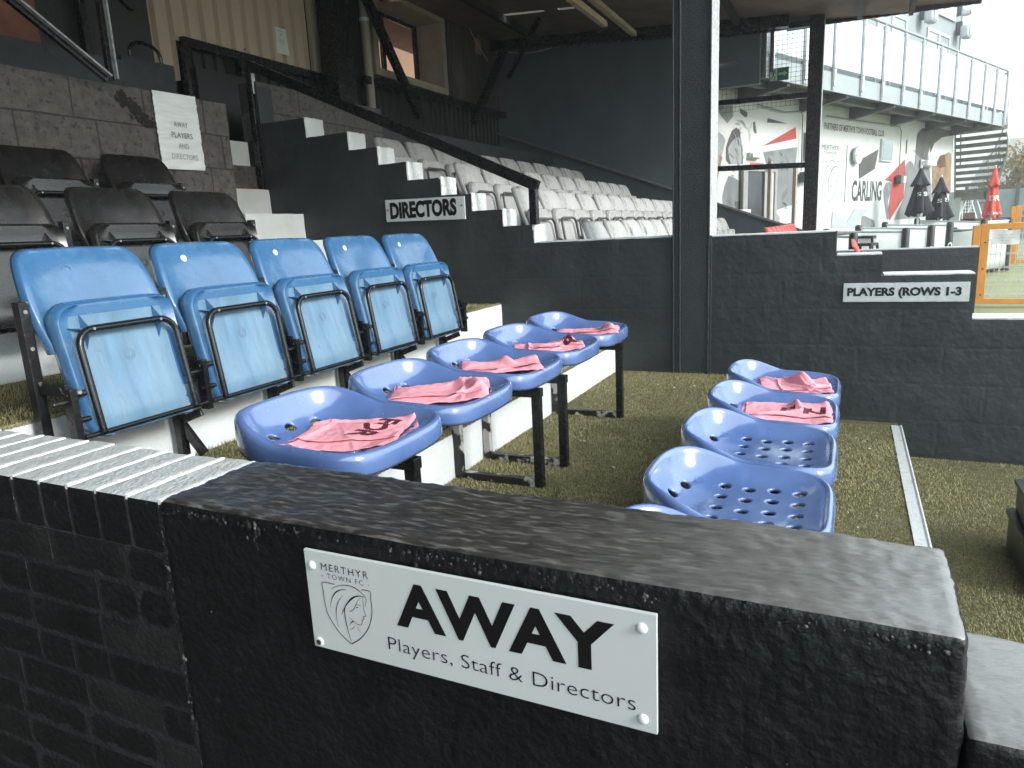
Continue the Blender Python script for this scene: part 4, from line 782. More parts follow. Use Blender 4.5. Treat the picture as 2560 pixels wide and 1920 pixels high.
win = thing('window', 'deep beige framed window with two lit panes in the rear wall', 'window', (8.87, 5.6, 3.1)); O = (8.87, 5.6, 3.1)
b = MB().box(7.95, 8.05, 5.53, 5.66, 3.06, 4.12).box(9.68, 9.78, 5.53, 5.66, 3.06, 4.12).box(8.05, 9.68, 5.53, 5.66, 3.06, 3.15).box(8.05, 9.68, 5.53, 5.66, 4.05, 4.12); b.build('frame', FRAME, win, O)
MB().box(8.05, 8.06, 5.66, 6.02, 3.15, 4.05).box(9.67, 9.68, 5.66, 6.02, 3.15, 4.05).box(8.06, 9.67, 5.66, 6.02, 3.14, 3.15).box(8.06, 9.67, 5.66, 6.02, 4.05, 4.06).build('reveal', FRAME, win, O)
b = MB().box(8.062, 8.12, 5.95, 6.0, 3.15, 4.05).box(8.75, 8.82, 5.95, 6.0, 3.15, 4.05).box(9.60, 9.668, 5.95, 6.0, 3.15, 4.05).box(8.12, 9.6, 5.955, 5.995, 3.15, 3.2).box(8.12, 9.6, 5.955, 5.995, 4.0, 4.05); b.build('sash', BLACKSTEEL, win, O)
MB().box(8.12, 8.75, 5.974, 5.978, 3.2, 4.0).build('pane', mat('clear_glass', (.9,.9,.9), .02, 0, trans=1.0), win, O); MB().box(8.82, 9.60, 5.974, 5.978, 3.2, 4.0).build('pane', MATS['clear_glass'], win, O)
rm = thing('room', 'warm lit room seen through the beige window', 'room', (9.3, 6.6, 3)); O = (9.3, 6.6, 3)
MB().box(7.6, 12, 7.4, 7.45, 2.9, 4.3).box(7.6, 7.65, 6.05, 7.4, 2.9, 4.3).box(11.95, 12, 6.05, 7.4, 2.9, 4.3).build('back_wall', ROOMW, rm, O); MB().box(7.65, 11.95, 6.05, 7.4, 2.9, 2.93).build('floor', BLKPL, rm, O)
MB().rbox(8.9, 10.1, 7.0, 7.35, 2.93, 3.46, .1, .01, 0).build('counter', mat('dark_counter', (.07,.05,.04), .5, .2), rm, O); MB().box(8.88, 10.12, 6.98, 7.36, 3.46, 3.50).build('counter_top', LAMPW, rm, O)
MB().box(10.25, 10.6, 7.1, 7.35, 2.93, 3.75).build('cabinet', mat('dark_cabinet', (.05,.035,.03), .5, .2), rm, O)
def single(name, label, cat, b, m, **k): return tag(b.build(name, m, **k), label, cat)
single('roof_post', 'black steel post against the rear wall between cladding and window', 'post', MB().box(6.80, 7.13, 5.25, 5.47, 1.0, 4.3), BLACKSTEEL, bevel=.004)
dp = thing('drain_pipe', 'beige vertical drain pipe beside the rear window', 'pipe', (7.74, 5.5, 2)); MB().cyl((7.74, 5.5, 1.9), (7.74, 5.5, 4.3), .055, 14).build('pipe', FRAME, dp, (7.74, 5.5, 2), smooth=True); MB().cyl((7.74, 5.5, 3.62), (7.74, 5.5, 3.66), .062, 14).build('pipe_bracket', LAMPW, dp, (7.74, 5.5, 2), smooth=True)
single('roof_brace', 'black diagonal brace crossing in front of the rear window', 'brace', MB().bar((7.5, 5.36, 3.98), (8.62, 5.36, 2.60), .09), BLACKSTEEL, bevel=.004)
single('roof_brace', 'black diagonal brace in the dark far rear corner', 'brace', MB().bar((11.3, 5.3, 3.95), (10.1, 5.3, 2.7), .10), BLACKSTEEL, bevel=.004)
nt_ = thing('paper_notice', 'white paper notice curling on the cream cladding', 'notice', (6.29, 5.56, 3.1)); O = (6.29, 5.56, 3.1)
vs = []
for j in range(9):
    for i in range(5): u, v = i/4, j/8; vs.append((6.20+.16*u+.012*v, 5.553-.03*(1-v)**2*u-.008*u*(1-u), 2.975+.265*v))
MB().add(vs, [(j*5+i, j*5+i+1, j*5+i+6, j*5+i+5) for j in range(8) for i in range(4)]).build('sheet', NOTICE, nt_, O, smooth=True)
b = MB()
for k, (w_, z_) in enumerate(((.10, 3.205), (.03, 3.165), (.07, 3.12), (.09, 3.105), (.08, 3.09), (.05, 3.07))): b.box(6.285-w_/2, 6.285+w_/2, 5.5435, 5.5445, z_, z_+(.006 if k != 1 else .02))
b.build('print_lines', LETTERG, nt_, O)
single('junction_board', 'small tan board hanging by its wire in the far rear corner', 'board', MB().rbox(10.74, 10.93, 5.53, 5.55, 3.84, 4.07, .05, .01, 0), mat('tan_board', (.30,.17,.10), .6, .2))
def cable(label, pts, r=.005, m=CABLE): 
    P = [Vector(p) for p in pts]; Q = []
    for i in range(len(P)-1):
        p0, p1, p2, p3 = P[max(i-1,0)], P[i], P[i+1], P[min(i+2, len(P)-1)]
        for t in (0,.2,.4,.6,.8): Q.append(.5*((2*p1)+(p2-p0)*t+(2*p0-5*p1+4*p2-p3)*t*t+(3*p1-p0-3*p2+p3)*t**3))
    Q.append(P[-1]); return single('cable', label, 'cable', MB().tube(Q, r, 5), m, smooth=True)
cable('thin pale cable sagging across the dark gable below the strip light', [(11.5, 5.3, 3.96), (11.5, 4.84, 3.893), (11.5, 4.25, 3.965), (11.5, 3.9, 4.0), (11.3, 3.6, 4.0)], .011)
cable('thin pale wire beside the small tan board', [(10.5, 5.5, 4.15), (10.66, 5.5, 4.03), (10.88, 5.5, 3.9), (11.08, 5.5, 3.77)], .008)
cable('thin pale cable bent down the dark far corner', [(11.5, 5.55, 4.1), (11.5, 5.50, 4.11), (11.5, 5.455, 4.05), (11.5, 5.46, 3.8)], .008)
# dark recess at the upper left
t = thing('recess_wall', 'unlit dark recess at the upper left with a brown board', 'wall', (2.5, 5.2, 1)); O = (2.5, 5.2, 1)
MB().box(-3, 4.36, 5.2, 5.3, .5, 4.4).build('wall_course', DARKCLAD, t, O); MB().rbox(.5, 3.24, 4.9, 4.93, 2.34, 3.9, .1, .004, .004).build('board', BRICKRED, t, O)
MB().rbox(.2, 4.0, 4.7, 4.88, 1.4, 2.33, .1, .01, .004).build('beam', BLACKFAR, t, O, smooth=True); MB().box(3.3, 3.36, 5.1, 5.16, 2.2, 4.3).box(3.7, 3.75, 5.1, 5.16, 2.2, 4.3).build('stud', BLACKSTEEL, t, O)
t = thing('low_wall', 'small black block wall with a bent pipe loop before the cream cladding', 'wall', (4.02, 4.9, 1.8)); O = (4.02, 4.9, 1.8)
MB().rbox(3.78, 4.24, 4.85, 5.0, 1.4, 2.41, .05, .008, .004).build('wall_course', BLACKFAR, t, O, smooth=True)
single('bent_pipe', 'bent black pipe loop standing on the small black wall', 'pipe', MB().tube([(3.90, 4.9, 2.40), (3.895, 4.9, 2.47)] + [(4.03+.135*math.cos(a), 4.9, 2.455+.085*math.sin(a)) for a in [math.pi*(1-k/10) for k in range(11)]] + [(4.17, 4.9, 2.40)], .014, 8), BLACKSTEEL, smooth=True)
# steel frame on the block wall, upper left
t = thing('steel_bracket', 'pale lit angle steel upright with a diagonal brace, standing on the block wall', 'brace', (3.08, 4.1, 2.03)); O = (3.08, 4.1, 2.03)
ANG = mat('painted_lit_angle_steel', (.32,.335,.34), .5, .35, 25, .4, 70, 6)  # bar sides coloured as lit and shaded: pale in front, black behind
for nm, a_, c_ in (('upright', (3.085, 4.03, 2.02), (3.10, 4.03, 3.7)), ('diagonal', (3.05, 4.03, 2.03), (1.5, 4.03, 3.02))):
    MB().bar(a_, c_, .012, .04, (0,-1,0) if nm == 'diagonal' else (0,-1,0)).build(nm, ANG, t, O); d = Vector((0,.024,0)); s2 = Vector((-.018, 0, -.006)) if nm == 'upright' else Vector((-.010, 0, -.018))
    MB().bar(Vector(a_)+d+s2, Vector(c_)+d+s2, .03, .03, (0,-1,0)).build(nm, BLACKSTEEL, t, O)
single('roof_strut', 'short dark strut end hanging at the top left edge of the cladding', 'strut', MB().bar((3.235, 3.98, 2.435), (2.0, 3.98, 3.1), .035), BLACKSTEEL, bevel=.002)

# ------------------------------------------------------------------ roof
def rz(y): return 3.74+.075*y
rf = thing('stand_roof', 'low dark pitched roof over the seats with steel rafters and purlins', 'roof', (3, 2, 3.9)); O = (3, 2, 3.9)
def roofpiece(x0, x1, y0, y1, nm='roof_sheet', m=CEIL, dz=0., th=.05):
    b = MB(); b.add([(x0,y0,rz(y0)+dz),(x1,y0,rz(y0)+dz),(x1,y1,rz(y1)+dz),(x0,y1,rz(y1)+dz),(x0,y0,rz(y0)+dz+th),(x1,y0,rz(y0)+dz+th),(x1,y1,rz(y1)+dz+th),(x0,y1,rz(y1)+dz+th)],
      [(0,3,2,1),(4,5,6,7),(0,1,5,4),(1,2,6,5),(2,3,7,6),(3,0,4,7)]); return b.build(nm, m, rf, O)
X1, X2 = 9.98, 10.075
RF = -.62
roofpiece(-9, X1, RF, 7.6, m=CEILB); roofpiece(X2, 11.9, RF, 7.6, m=CEILB); roofpiece(X1, X2, RF, 3.55, m=CEILB); roofpiece(X1, X2, 3.83, 4.04, m=CEILB); roofpiece(X1, X2, 4.69, 7.6, m=CEILB)  # roof lengthened unseen behind the viewer to cut sky light
roofpiece(-9, 11.2, RF, RF+.05, 'front_fascia', CEIL, -.2, .2); roofpiece(11.2, 11.9, -1.45, RF-.001, m=CEILB, dz=.07)
for y in (0., 1.6, 3.2, 4.7): MB().bar((-9, y, rz(y)-.05), (11.6, y, rz(y)-.05), .07, .1).build('purlin', CEIL, rf, O)
for x in (-8.5, -5.5, -2.5, 1.2, 4.9, 8.3, 11.45):
    yr_ = RF+.1 if x < 11 else .9
    MB().bar((x, yr_, rz(yr_)-.08), (x, 5.6, rz(5.6)-.08), .12, .16).build('rafter', BLACKSTEEL, rf, O)
b = MB(); y = -1.45
while y < .95: zf = 3.70+.02*y; b.box(11.88, 11.93, y, y+.07, zf, zf+.22); b.box(11.90, 11.94, y+.07, y+.12, zf+.008, zf+.22); y += .12
b.build('gable_fascia', DARKCLAD, rf, O)
MB().bar((11.2, 5.2, 3.5), (10.2, 4.2, rz(4.2)-.05), .06).build('knee_brace', BLACKSTEEL, rf, O)
lt = thing('strip_light', 'long dusty strip light with a tan body hanging under the roof', 'light', (7.7, 2.75, 3.5)); O = (7.7, 2.75, 3.5)
MB().rbox(6.2, 8.85, 2.74, 2.83, 3.36, 3.44, .05, .03, 0).build('light_body', mat('dusty_tan_light_body', (.42,.31,.22), .5, .15, 6), lt, O, smooth=True)
MB().box(6.2, 9.75, 2.64, 2.71, 3.445, 3.50).build('mounting_bar', mat('dusty_mounting_bar', (.30,.245,.185), .6, .2, 6), lt, O)
MB().bar((8.3, 2.68, 3.49), (8.3, 2.68, rz(2.7)-.02), .02).bar((6.6, 2.68, 3.49), (6.6, 2.68, rz(2.7)-.02), .02).build('hanger', BLACKSTEEL, lt, O)
b = MB()
for x in (7.6, 8.1, 8.6): b.cyl((x, 2.735, 3.40), (x, 2.728, 3.40), .012, 8)
b.build('screw', CAPW, lt, O)

t = thing('gable_wall', 'unseen dark end wall added behind the viewer to cut sky light', 'wall', (-9, 2, 0)); MB().prism([(-.5, -.6), (7.5, -.6), (7.5, rz(7.5)), (-.5, rz(-.5))], 'x', -9.2, -9).build('wall_panel', BLACKFAR, t, (-9, 2, 0))  # unseen enclosure, added to block sky light from behind the viewer
MB().box(-9, .2, 4.2, 4.4, -.5, 4.2).build('rear_panel', BLACKFAR, t, (-9, 2, 0))
# ------------------------------------------------------------------ far gable
gb = thing('gable_wall', 'tall dark gable wall at the far end of the stand, open at its right', 'wall', (11.6, 3.5, 0)); O = (11.6, 3.5, 0)
def gp(poly, nm='wall_panel', m=GABLE, x0=11.6, x1=11.75): return MB().prism(poly, 'x', x0, x1).build(nm, m, gb, O)
def sl(y): return .751+.378*(y-.42)
gp([(2.18, sl(2.18)-.03), (5.66, sl(5.66)-.03), (5.66, rz(5.66)), (2.18, rz(2.18))])
gp([(.42, -.6), (5.66, -.6), (5.66, sl(5.66)-.031), (.42, sl(.42)-.031)])
MB().bar((11.595, .40, sl(.40)-.015), (11.595, 5.6, sl(5.6)-.015), .16, .03).build('slope_coping', mat('grey_coping_edge', (.12,.125,.125), .6, .2, 9), gb, O)
for poly in ([(1.3, 3.34), (2.1795, 3.34), (2.1795, rz(2.18)), (1.3, rz(1.3))], [(1.3, 2.98), (2.1795, 2.98), (2.1795, 3.255), (1.3, 3.255)], [(1.3, 3.2555), (1.60, 3.2555), (1.60, 3.3395), (1.3, 3.3395)]): gp(poly)
gp([(.62, 3.66), (.95, 3.66), (.95, rz(.9)), (.62, rz(.62))]); gp([(.95, 3.86), (1.3, 3.86), (1.3, rz(1.3)), (.95, rz(.95))])
for z in (1.80, 2.75, 3.70): MB().bar((11.58, .62, z-.02 if z > 1.9 else z-.04), (11.58, 2.18, z+.02), .06, .075).build('rail', BLACKSTEEL, gb, O)
for y, w_ in ((1.27, .085), (1.15, .055)): MB().cyl((11.8, y, 3.08 if y > 1.2 else 3.15), (11.8, y, 4.1), w_/2, 10).build('pipe', mat('grey_brown_pipe', (.13,.12,.11), .6, .15), gb, O, smooth=True)
t = thing('steel_post', 'black steel corner post at the open front of the gable', 'post', (11.66, .53, -.4)); O = (11.66, .53, -.4)
MB().box(11.56, 11.78, .445, .635, -.5, 3.80).build('column', BLACKSTEEL, t, O, bevel=.004); MB().box(11.565, 11.775, .4385, .4445, -.5, 3.7).build('painted_lit_edge', SILV, t, O)  # pale strip paints the daylit side of the black post
def wires(b, p0, ux, nu_, uy, nv_, pitch, r):
    p0 = Vector(p0); ux = Vector(ux); uy = Vector(uy)
    for i in range(nu_+1): b.tube([p0+ux*i*pitch, p0+ux*i*pitch+uy*nv_*pitch], r, 4)
    for j in range(nv_+1): b.tube([p0+uy*j*pitch, p0+uy*j*pitch+ux*nu_*pitch], r, 4)
    return b
single('wire_screen', 'grey wire mesh screen behind the gable rails', 'wire screen', wires(MB(), (11.88, .62, 2.66), (0,1,0), 19, (0,0,1), 16, .066, .0028), WIREG)
ex = thing('exit_sign', 'green exit sign with running figure and arrow on the wire mesh', 'sign', (11.84, 1.05, 3.1)); O = (11.84, 1.05, 3.1)
MB().box(11.84, 11.85, .915, 1.185, 3.02, 3.20).build('sign_board', GREEN, ex, O); MB().box(11.836, 11.8395, 1.075, 1.175, 3.027, 3.193).build('white_panel', PICTO, ex, O)
fx = 11.8345; b = MB(); b.lathe([(.0005,0),(.013,.0001),(.0131,.0002)], (0,0,0), 14); b.v = [(fx+z, 1.112+x, 3.170+y) for x, y, z in b.v]
def limb(b, pts, w):
    for (y0, z0), (y1, z1) in zip(pts, pts[1:]): b.bar((fx, y0, z0), (fx, y1, z1), w, .001, (1,0,0))
limb(b, [(1.122, 3.155), (1.130, 3.10)], .022); limb(b, [(1.118, 3.15), (1.098, 3.125), (1.082, 3.13)], .009); limb(b, [(1.125, 3.15), (1.148, 3.148), (1.158, 3.125)], .009)
limb(b, [(1.128, 3.10), (1.108, 3.075), (1.118, 3.04), (1.105, 3.036)], .012); limb(b, [(1.132, 3.10), (1.146, 3.065), (1.168, 3.062)], .012); b.build('running_figure', GREEN, ex, O)
MB().add([(11.838, y, z) for y, z in ((1.055, 3.10), (.985, 3.10), (.985, 3.075), (.93, 3.115), (.985, 3.155), (.985, 3.13), (1.055, 3.13))], [tuple(range(7))]).build('arrow', PICTO, ex, O)
t = thing('low_wall', 'low dark wall with a pale top edge at the pitch side of the gable', 'wall', (11.7, -.6, 0)); O = (11.7, -.6, 0)
MB().rbox(11.6, 11.8, -1.64, .43, -.6, .495, .06, .01, .003, 20).build('wall_course', BLACKFAR, t, O, smooth=True); MB().box(11.6, 11.8, -1.63, .43, .490, .506).build('pale_top', SILV, t, O)
HAZE = .0036
# ------------------------------------------------------------------ clubhouse and terrace beyond (local frame: s along the facade, y into it)
AZ = R_(-23.0)
def cw(s, y, z=0): return (s*math.cos(AZ)-y*math.sin(AZ), s*math.sin(AZ)+y*math.cos(AZ), z)
def cthing(name, label, cat, s, y, z=L2, group=None):
    t = thing(name, label, cat, cw(s, y, z), AZ, group); return t, (s, y, z)
YW, YE = 6.85, 5.93
t, O = cthing('clubhouse', 'white rendered clubhouse with a painted mural, upper windows and grey upper wall', 'building', 15, YW)
MB().box(10.3, 22.38, YW, 14, L2-.1, 3.2).build('lower_wall', RENDERW, t, O); MB().box(10.3, 22.36, YW+.004, 14, 3.2, 7.6).build('upper_wall', GREYB, t, O)
for s0, s1, zt in ((17.05, 18.56, 5.3), (20.0, 21.45, 5.3)):
    f = MB().box(s0-.07, s0, YW-.03, YW+.02, 3.3, zt+.07).box(s1, s1+.07, YW-.03, YW+.02, 3.3, zt+.07).box(s0, s1, YW-.03, YW+.02, zt, zt+.07).box((s0+s1)/2-.05, (s0+s1)/2+.05, YW-.03, YW+.02, 3.3, zt).box(s0, s1, YW-.028, YW+.02, zt-.45, zt-.38).build('window', SILV, t, O)
    MB().box(s0, s1, YW-.008, YW-.004, 3.3, zt).build('pane', WINGL, f, O)
MB().box(19.85, 21.75, YW-.05, YW, 5.74, 7.2).build('pale_panel', GLASSW, t, O); MB().box(22.3, 22.42, YW-.03, YW+.1, 3.4, 7.6).build('corner_trim', SILV, t, O)
b = MB()
mats_ = list(MUR.keys())
for i, (c, P) in enumerate(D['mural']):
    yy = YW-.0012-.0004*i; vs = [(s, yy, z) for s, z in P]
    b.add(vs, [tuple(range(len(vs)))], mats_.index(c))
# face and figure details in the mural, brush strokes
dl = random.Random(4)
for (cs, cz, ws, hs, mi, n_) in ((11.62, 2.25, .25, .45, 'pale', 26), (13.0, 1.7, .35, .6, 'dark', 14), (20.3, 1.9, .6, .6, 'pale', 26), (20.6, 1.3, .9, .5, 'dark', 30), (19.3, 1.2, .3, .5, 'pale', 14), (21.5, 1.7, .25, .6, 'brown', 18), (11.8, 1.3, .5, .5, 'pale', 16)):
    for k in range(n_):
        s0 = cs+dl.uniform(-ws, ws); z0 = cz+dl.uniform(-hs, hs); l = dl.uniform(.08,.25); a = dl.uniform(-1.2, 1.2)+1.57; w = dl.uniform(.006,.02)
        yy = YW-.0165-.0001*k; P = []
        for q in range(5): P.append((s0+l*(q/4)*math.cos(a+q*.15), z0+l*(q/4)*math.sin(a+q*.15)))
        vs = []
        for q, (ss, zz) in enumerate(P): ww = w*math.sin(math.pi*(q+.3)/4.6); vs += [(ss-ww, yy, zz-ww*.4), (ss+ww, yy, zz+ww*.4)]
        b.add(vs, [(2*q, 2*q+1, 2*q+3, 2*q+2) for q in range(4)], mats_.index(mi))
b.build('mural', [MUR[k] for k in mats_], t, O)
cU = (1,0,0); W_ = D['wtxt']
def ctxt(body, s, z, w, h, bold, m=LETTERD, y=YW-.001): return put_txt('lettering', m, t, body, (s, y, z), cU, (0,0,1), w=w, h=h, bold=bold, lift=.001, org=O)
ctxt('PARTNERS OF MERTHYR TOWN FOOTBALL CLUB', 14.73, 2.735, 3.0, .135, .02); ctxt('MERTHYR', 14.67, 2.345, .77, .095, 0); ctxt('- TOWN FC -', 14.68, 2.26, .77, .055, -.01); ctxt('CARLING', 16.17, 1.305, 1.62, .45, .03)
strokes([(p, w) for p, w in D['crest']], (15.08, YW-.001, 1.735), cU, (0,0,1), 8.2, .001, 8.5).build('crest', LETTERD, t, O)
MB().box(15.82, 15.845, YW-.004, YW-.0005, 1.30, 2.475).build('mural_rule', LETTERD, t, O)
dr = MB().box(11.55, 11.70, YW-.09, YW-.03, L2, 1.93).box(12.28, 12.36, YW-.09, YW-.03, L2, 1.93).box(12.66, 12.74, YW-.09, YW-.03, L2, 1.93).box(11.70, 12.66, YW-.09, YW-.03, 1.86, 1.93).build('door', mat('grey_door_frame', (.3,.3,.29), .5, .1), t, O)
MB().box(11.70, 12.28, YW-.06, YW-.055, L2, 1.86).build('pane', mat('dark_door_glass', (.04,.045,.05), .06, .3, 3), dr, O); MB().box(12.36, 12.66, YW-.06, YW-.055, L2, 1.86).build('panel', RENDERW, dr, O)
MB().box(11.75, 12.2, YW-.1, YW-.091, 1.935, 2.0).build('red_header', REDSEAT, dr, O)
wn = MB().box(17.54, 18.18, YW-.055, YW, 2.19, 2.67).build('window', SILV, t, O); MB().box(17.58, 18.14, YW-.065, YW-.056, 2.22, 2.64).build('pane', mat('mirror_window_glass', (.35,.4,.38), .03, 0, metal=.9), wn, O)
wn = MB().box(13.86, 14.02, YW-.065, YW-.05, 2.1, 2.65).build('window', SILV, t, O); MB().box(13.88, 14.0, YW-.075, YW-.066, 2.13, 2.62).build('pane', MATS['mirror_window_glass'], wn, O)
def citem(name, label, cat, b, m, s, y, z, group=None, **k):
    tt, OO = cthing(name, label, cat, s, y, z, group); b.build(name.split('_')[-1]+'_body', m, tt, OO, **k); return tt, OO
tt, OO = citem('wall_lamp', 'oblong white bulkhead lamp on the mural wall above the door', 'lamp', MB().rbox(11.80, 12.12, YW-.12, YW-.05, 2.085, 2.165, .03, .02, 0), LAMPW, 11.95, YW-.1, 2.1, smooth=True)
MB().box(11.79, 12.13, YW-.07, YW, 2.075, 2.175).build('base_plate', SILV, tt, OO)
tt, OO = citem('wall_lamp', 'round white bulkhead lamp left of the slanted dark panel on the mural', 'lamp', MB().add([], []).tube([(16.18, YW-.05, 2.27), (16.18, YW-.11, 2.27), (16.18, YW-.135, 2.27)], [.17,.16,.08], 20), LAMPW, 16.18, YW-.1, 2.0, smooth=True)
b = MB(); b.tube([(16.18+.175*math.cos(a), YW-.10, 2.27+.175*math.sin(a)) for a in [2*math.pi*k/24 for k in range(24)]], .02, 6, closed=True); b.bar((16.02, YW-.135, 2.27), (16.34, YW-.135, 2.27), .02).build('guard_ring', SILV, tt, OO)
tt, OO = citem('wall_lamp', 'small white box lamp above the first black parasol', 'lamp', MB().rbox(20.05, 20.7, YW-.2, YW-.05, 2.14, 2.27, .05, .02, 0), LAMPW, 20.4, YW-.1, 2.15, smooth=True)
MB().box(20.0, 20.75, YW-.06, YW-.04, 2.12, 2.29).build('base_plate', SILV, tt, OO)
for s, z, lb in ((13.80, 1.78, 'grey socket box on the mural wall left of the steel post'), (18.62, 1.79, 'grey socket box on the red mural shape')):
    tt, OO = citem('socket_box', lb, 'socket', MB().rbox(s-.16, s+.02, YW-.17, YW-.05, z-.1, z+.1, .04, .01, 0), SOFFIT, s, YW-.1, z-.1, smooth=True); MB().rbox(s+.03, s+.2, YW-.16, YW-.06, z-.08, z+.08, .04, .01, 0).build('box_lid', SILV, tt, OO, smooth=True)
for pts, lb in (([(12.03, 2.99), (12.96, 2.93), (13.6, 2.99), (13.685, 2.93), (13.7, 1.9)], 'thin cable run on the white wall above the door'), ([(14.71, 2.985), (16.3, 2.985), (17.9, 3.0), (18.45, 2.99), (18.58, 2.90), (18.6, 1.9)], 'thin cable run on the white wall under the balcony')):
    tag(MB().tube([cw(s, YW-.06, z) for s, z in pts], .012, 5).build('cable', mat('grey_cable', (.2,.2,.2), .6, 0)), lb, 'cable')
fe, O2 = cthing('wall_notice', 'small blue and white Fire exit Keep clear notice', 'sign', 11.62, YW-.1, 1.0); MB().box(11.30, 11.78, YW-.11, YW-.095, .93, 1.20).build('notice_board', SIGNW, fe, O2); MB().box(11.31, 11.77, YW-.1125, YW-.1105, .94, 1.06).build('blue_band', BLUESGN, fe, O2)
put_txt('lettering', GREEN, fe, 'Fire exit', (11.42, YW-.1135, 1.09), cU, (0,0,1), w=.33, h=.08, bold=.01, org=O2); put_txt('lettering', SIGNW, fe, 'Keep clear', (11.42, YW-.1135, .965), cU, (0,0,1), w=.33, h=.07, bold=.01, org=O2)
mt, O3 = cthing('upholstered_board', 'brown grey quilted panel standing by the clubhouse door', 'panel', 11.9, YW-.9, L2)
b = MB()
for i in range(4):
    for j in range(3): b.rbox(11.42+.2*i, 11.615+.2*i, YW-.72, YW-.62, .42+.17*j, .585+.17*j, .05, .03, 0)
b.build('quilted_panel', mat('taupe_upholstery', (.12,.11,.095), .7, .15), mt, O3, smooth=True); MB().box(11.36, 11.41, YW-.7, YW-.64, L2, 1.95).box(12.23, 12.28, YW-.7, YW-.64, L2, 1.95).build('frame', mat('pale_brown_frame', (.35,.3,.26), .5, .1), mt, O3)

# balcony
t, O = cthing('balcony', 'long pale steel balcony with frosted glass panels and a tubular handrail along the clubhouse', 'balcony', 16, 6.4, 3.1)
def edge(n0=12):
    P = [(10.55, YE), (23.1, YE)]
    for k in range(1, n0+1): a = k/n0*math.pi/2; P.append((23.1+1.0*math.sin(a), YE+1.6-1.6*math.cos(a)))
    return P
EP = edge()
MB().prism(EP + [(24.1, YW+.9), (22.4, YW+.9), (22.4, YW-.01), (10.55, YW-.01)], 'z', 3.22, 3.44).build('deck', SOFFIT, t, O)
b = MB()
for (a_, c_) in zip(EP, EP[1:]): b.bar((a_[0], a_[1]-.012, 3.295), (c_[0], c_[1]-.012, 3.295), .02, .31)
b.build('fascia', mat('pale_blue_grey_fascia', (.30,.34,.355), .5, .08, 3), t, O)
for s in (11.5, 13.7, 15.9, 18.1, 20.3, 22.2): MB().prism([(YE+.03, 3.10), (YW-.005, 2.98), (YW-.005, 3.219), (YE+.03, 3.219)], 'x', s-.05, s+.05).build('support_beam', SOFFIT, t, O)
b = MB().bar((10.6, 6.35, 3.17), (22.3, 6.35, 3.17), .1, .098); b.build('support_beam', SOFFIT, t, O)
PS = [10.8, 11.87, 12.93, 14.08, 15.02, 16.04, 17.0, 18.06, 19.1, 20.14, 21.2, 22.16, 23.1]
pts_post = [(s, YE-.05) for s in PS] + [(23.85, YE+.52), (24.13, YE+1.55)]
for s, y in pts_post:
    p_ = MB().tube([(s, y, 3.22), (s, y, 4.47)], .042, 8).cyl((s, y, 4.47), (s, y+.0, 4.52), .012, 6).build('baluster', GALV, t, O, smooth=True)
    MB().box(s-.035, s+.035, y-.01, y+.045, 3.16, 3.40).cyl((s, y-.04, 3.5), (s, y+.06, 3.5), .028, 8).cyl((s, y-.04, 4.36), (s, y+.06, 4.36), .028, 8).build('bracket', GALV, p_, O)
for (a_, c_) in zip(pts_post, pts_post[1:]):
    d = Vector((c_[0]-a_[0], c_[1]-a_[1], 0)).normalized()*.05
    MB().bar((a_[0]+d.x, a_[1]+d.y+.02, 3.97), (c_[0]-d.x, c_[1]-d.y+.02, 3.97), .012, .88).build('glass_panel', GLASSW, t, O)
rl = [(10.6, YE-.03)] + [(p[0], p[1]-.03) for p in EP[1:]] + [(24.1, YE+1.9)]
MB().tube([(x, y, 4.53) for x, y in rl], .026, 8).build('handrail', GALV, t, O, smooth=True)
for s, z, lb, r in ((19.45, 5.5, 'round floodlight between the two upper windows of the clubhouse', .17), (22.0, 5.5, 'lower floodlight at the upper wall corner', .17), (21.9, 5.95, 'small floodlight high at the upper wall corner', .09)):
    tt, OO = cthing('floodlight', lb, 'lamp', s, YW-.2, z-.2); MB().rbox(s-r, s+r, YW-.34, YW-.12, z-r, z+r*.9, .05, .06, 0).build('lamp_housing', SILV, tt, OO, smooth=True); MB().box(s-.05, s+.05, YW-.13, YW, z-.05, z+r+.1).build('bracket', SOFFIT, tt, OO)
    MB().box(s-r*.75, s+r*.75, YW-.35, YW-.342, z-r*.7, z+r*.6).build('lens', WINGL, tt, OO)

# curved stair
t, O = cthing('outside_stair', 'curved steel stair with open treads dropping from the balcony end', 'stairs', 25, 7, L2)
rt = []; lf = []
for i in range(11):
    f = i/10; s = 23.75+.25*i; zr = 3.20-.178*i; yr = 5.95+1.05*f**1.7; yl = 7.2+.62*f; rt.append((s, yr, zr)); lf.append((s-.05, yl, zr))
    if i < 10: MB().add([(s,yr,zr-.07),(s+.27,yr+.03,zr-.07),(s+.22,yl+.03,zr-.07),(s-.05,yl,zr-.07),(s,yr,zr+.03),(s+.27,yr+.03,zr+.03),(s+.22,yl+.03,zr+.03),(s-.05,yl,zr+.03)], [(0,3,2,1),(4,5,6,7),(0,1,5,4),(1,2,6,5),(2,3,7,6),(3,0,4,7)]).build('tread', STAIRB, t, O)
for nm, L_ in (('stringer', rt), ('stringer', lf)):
    b = MB()
    for a_, c_ in zip(L_, L_[1:]): b.bar((a_[0], a_[1], a_[2]-.05), (c_[0], c_[1], c_[2]-.05), .03, .26)
    b.build(nm, SILV if L_ is rt else STAIRB, t, O)
MB().bar(lf[-1], rt[-1], .3, .25).build('landing_beam', STAIRB, t, O); MB().box(23.55, 23.75, 7.25, 7.45, L2, 3.2).build('column', SILV, t, O); MB().box(26.0, 26.3, 7.6, 7.9, L2, 1.4).build('column', SILV, t, O)
b = MB().tube([(s, y+.1, z+.9) for s, y, z in rt], .022, 6).tube([(s, y-.08, z+.9) for s, y, z in lf], .022, 6)
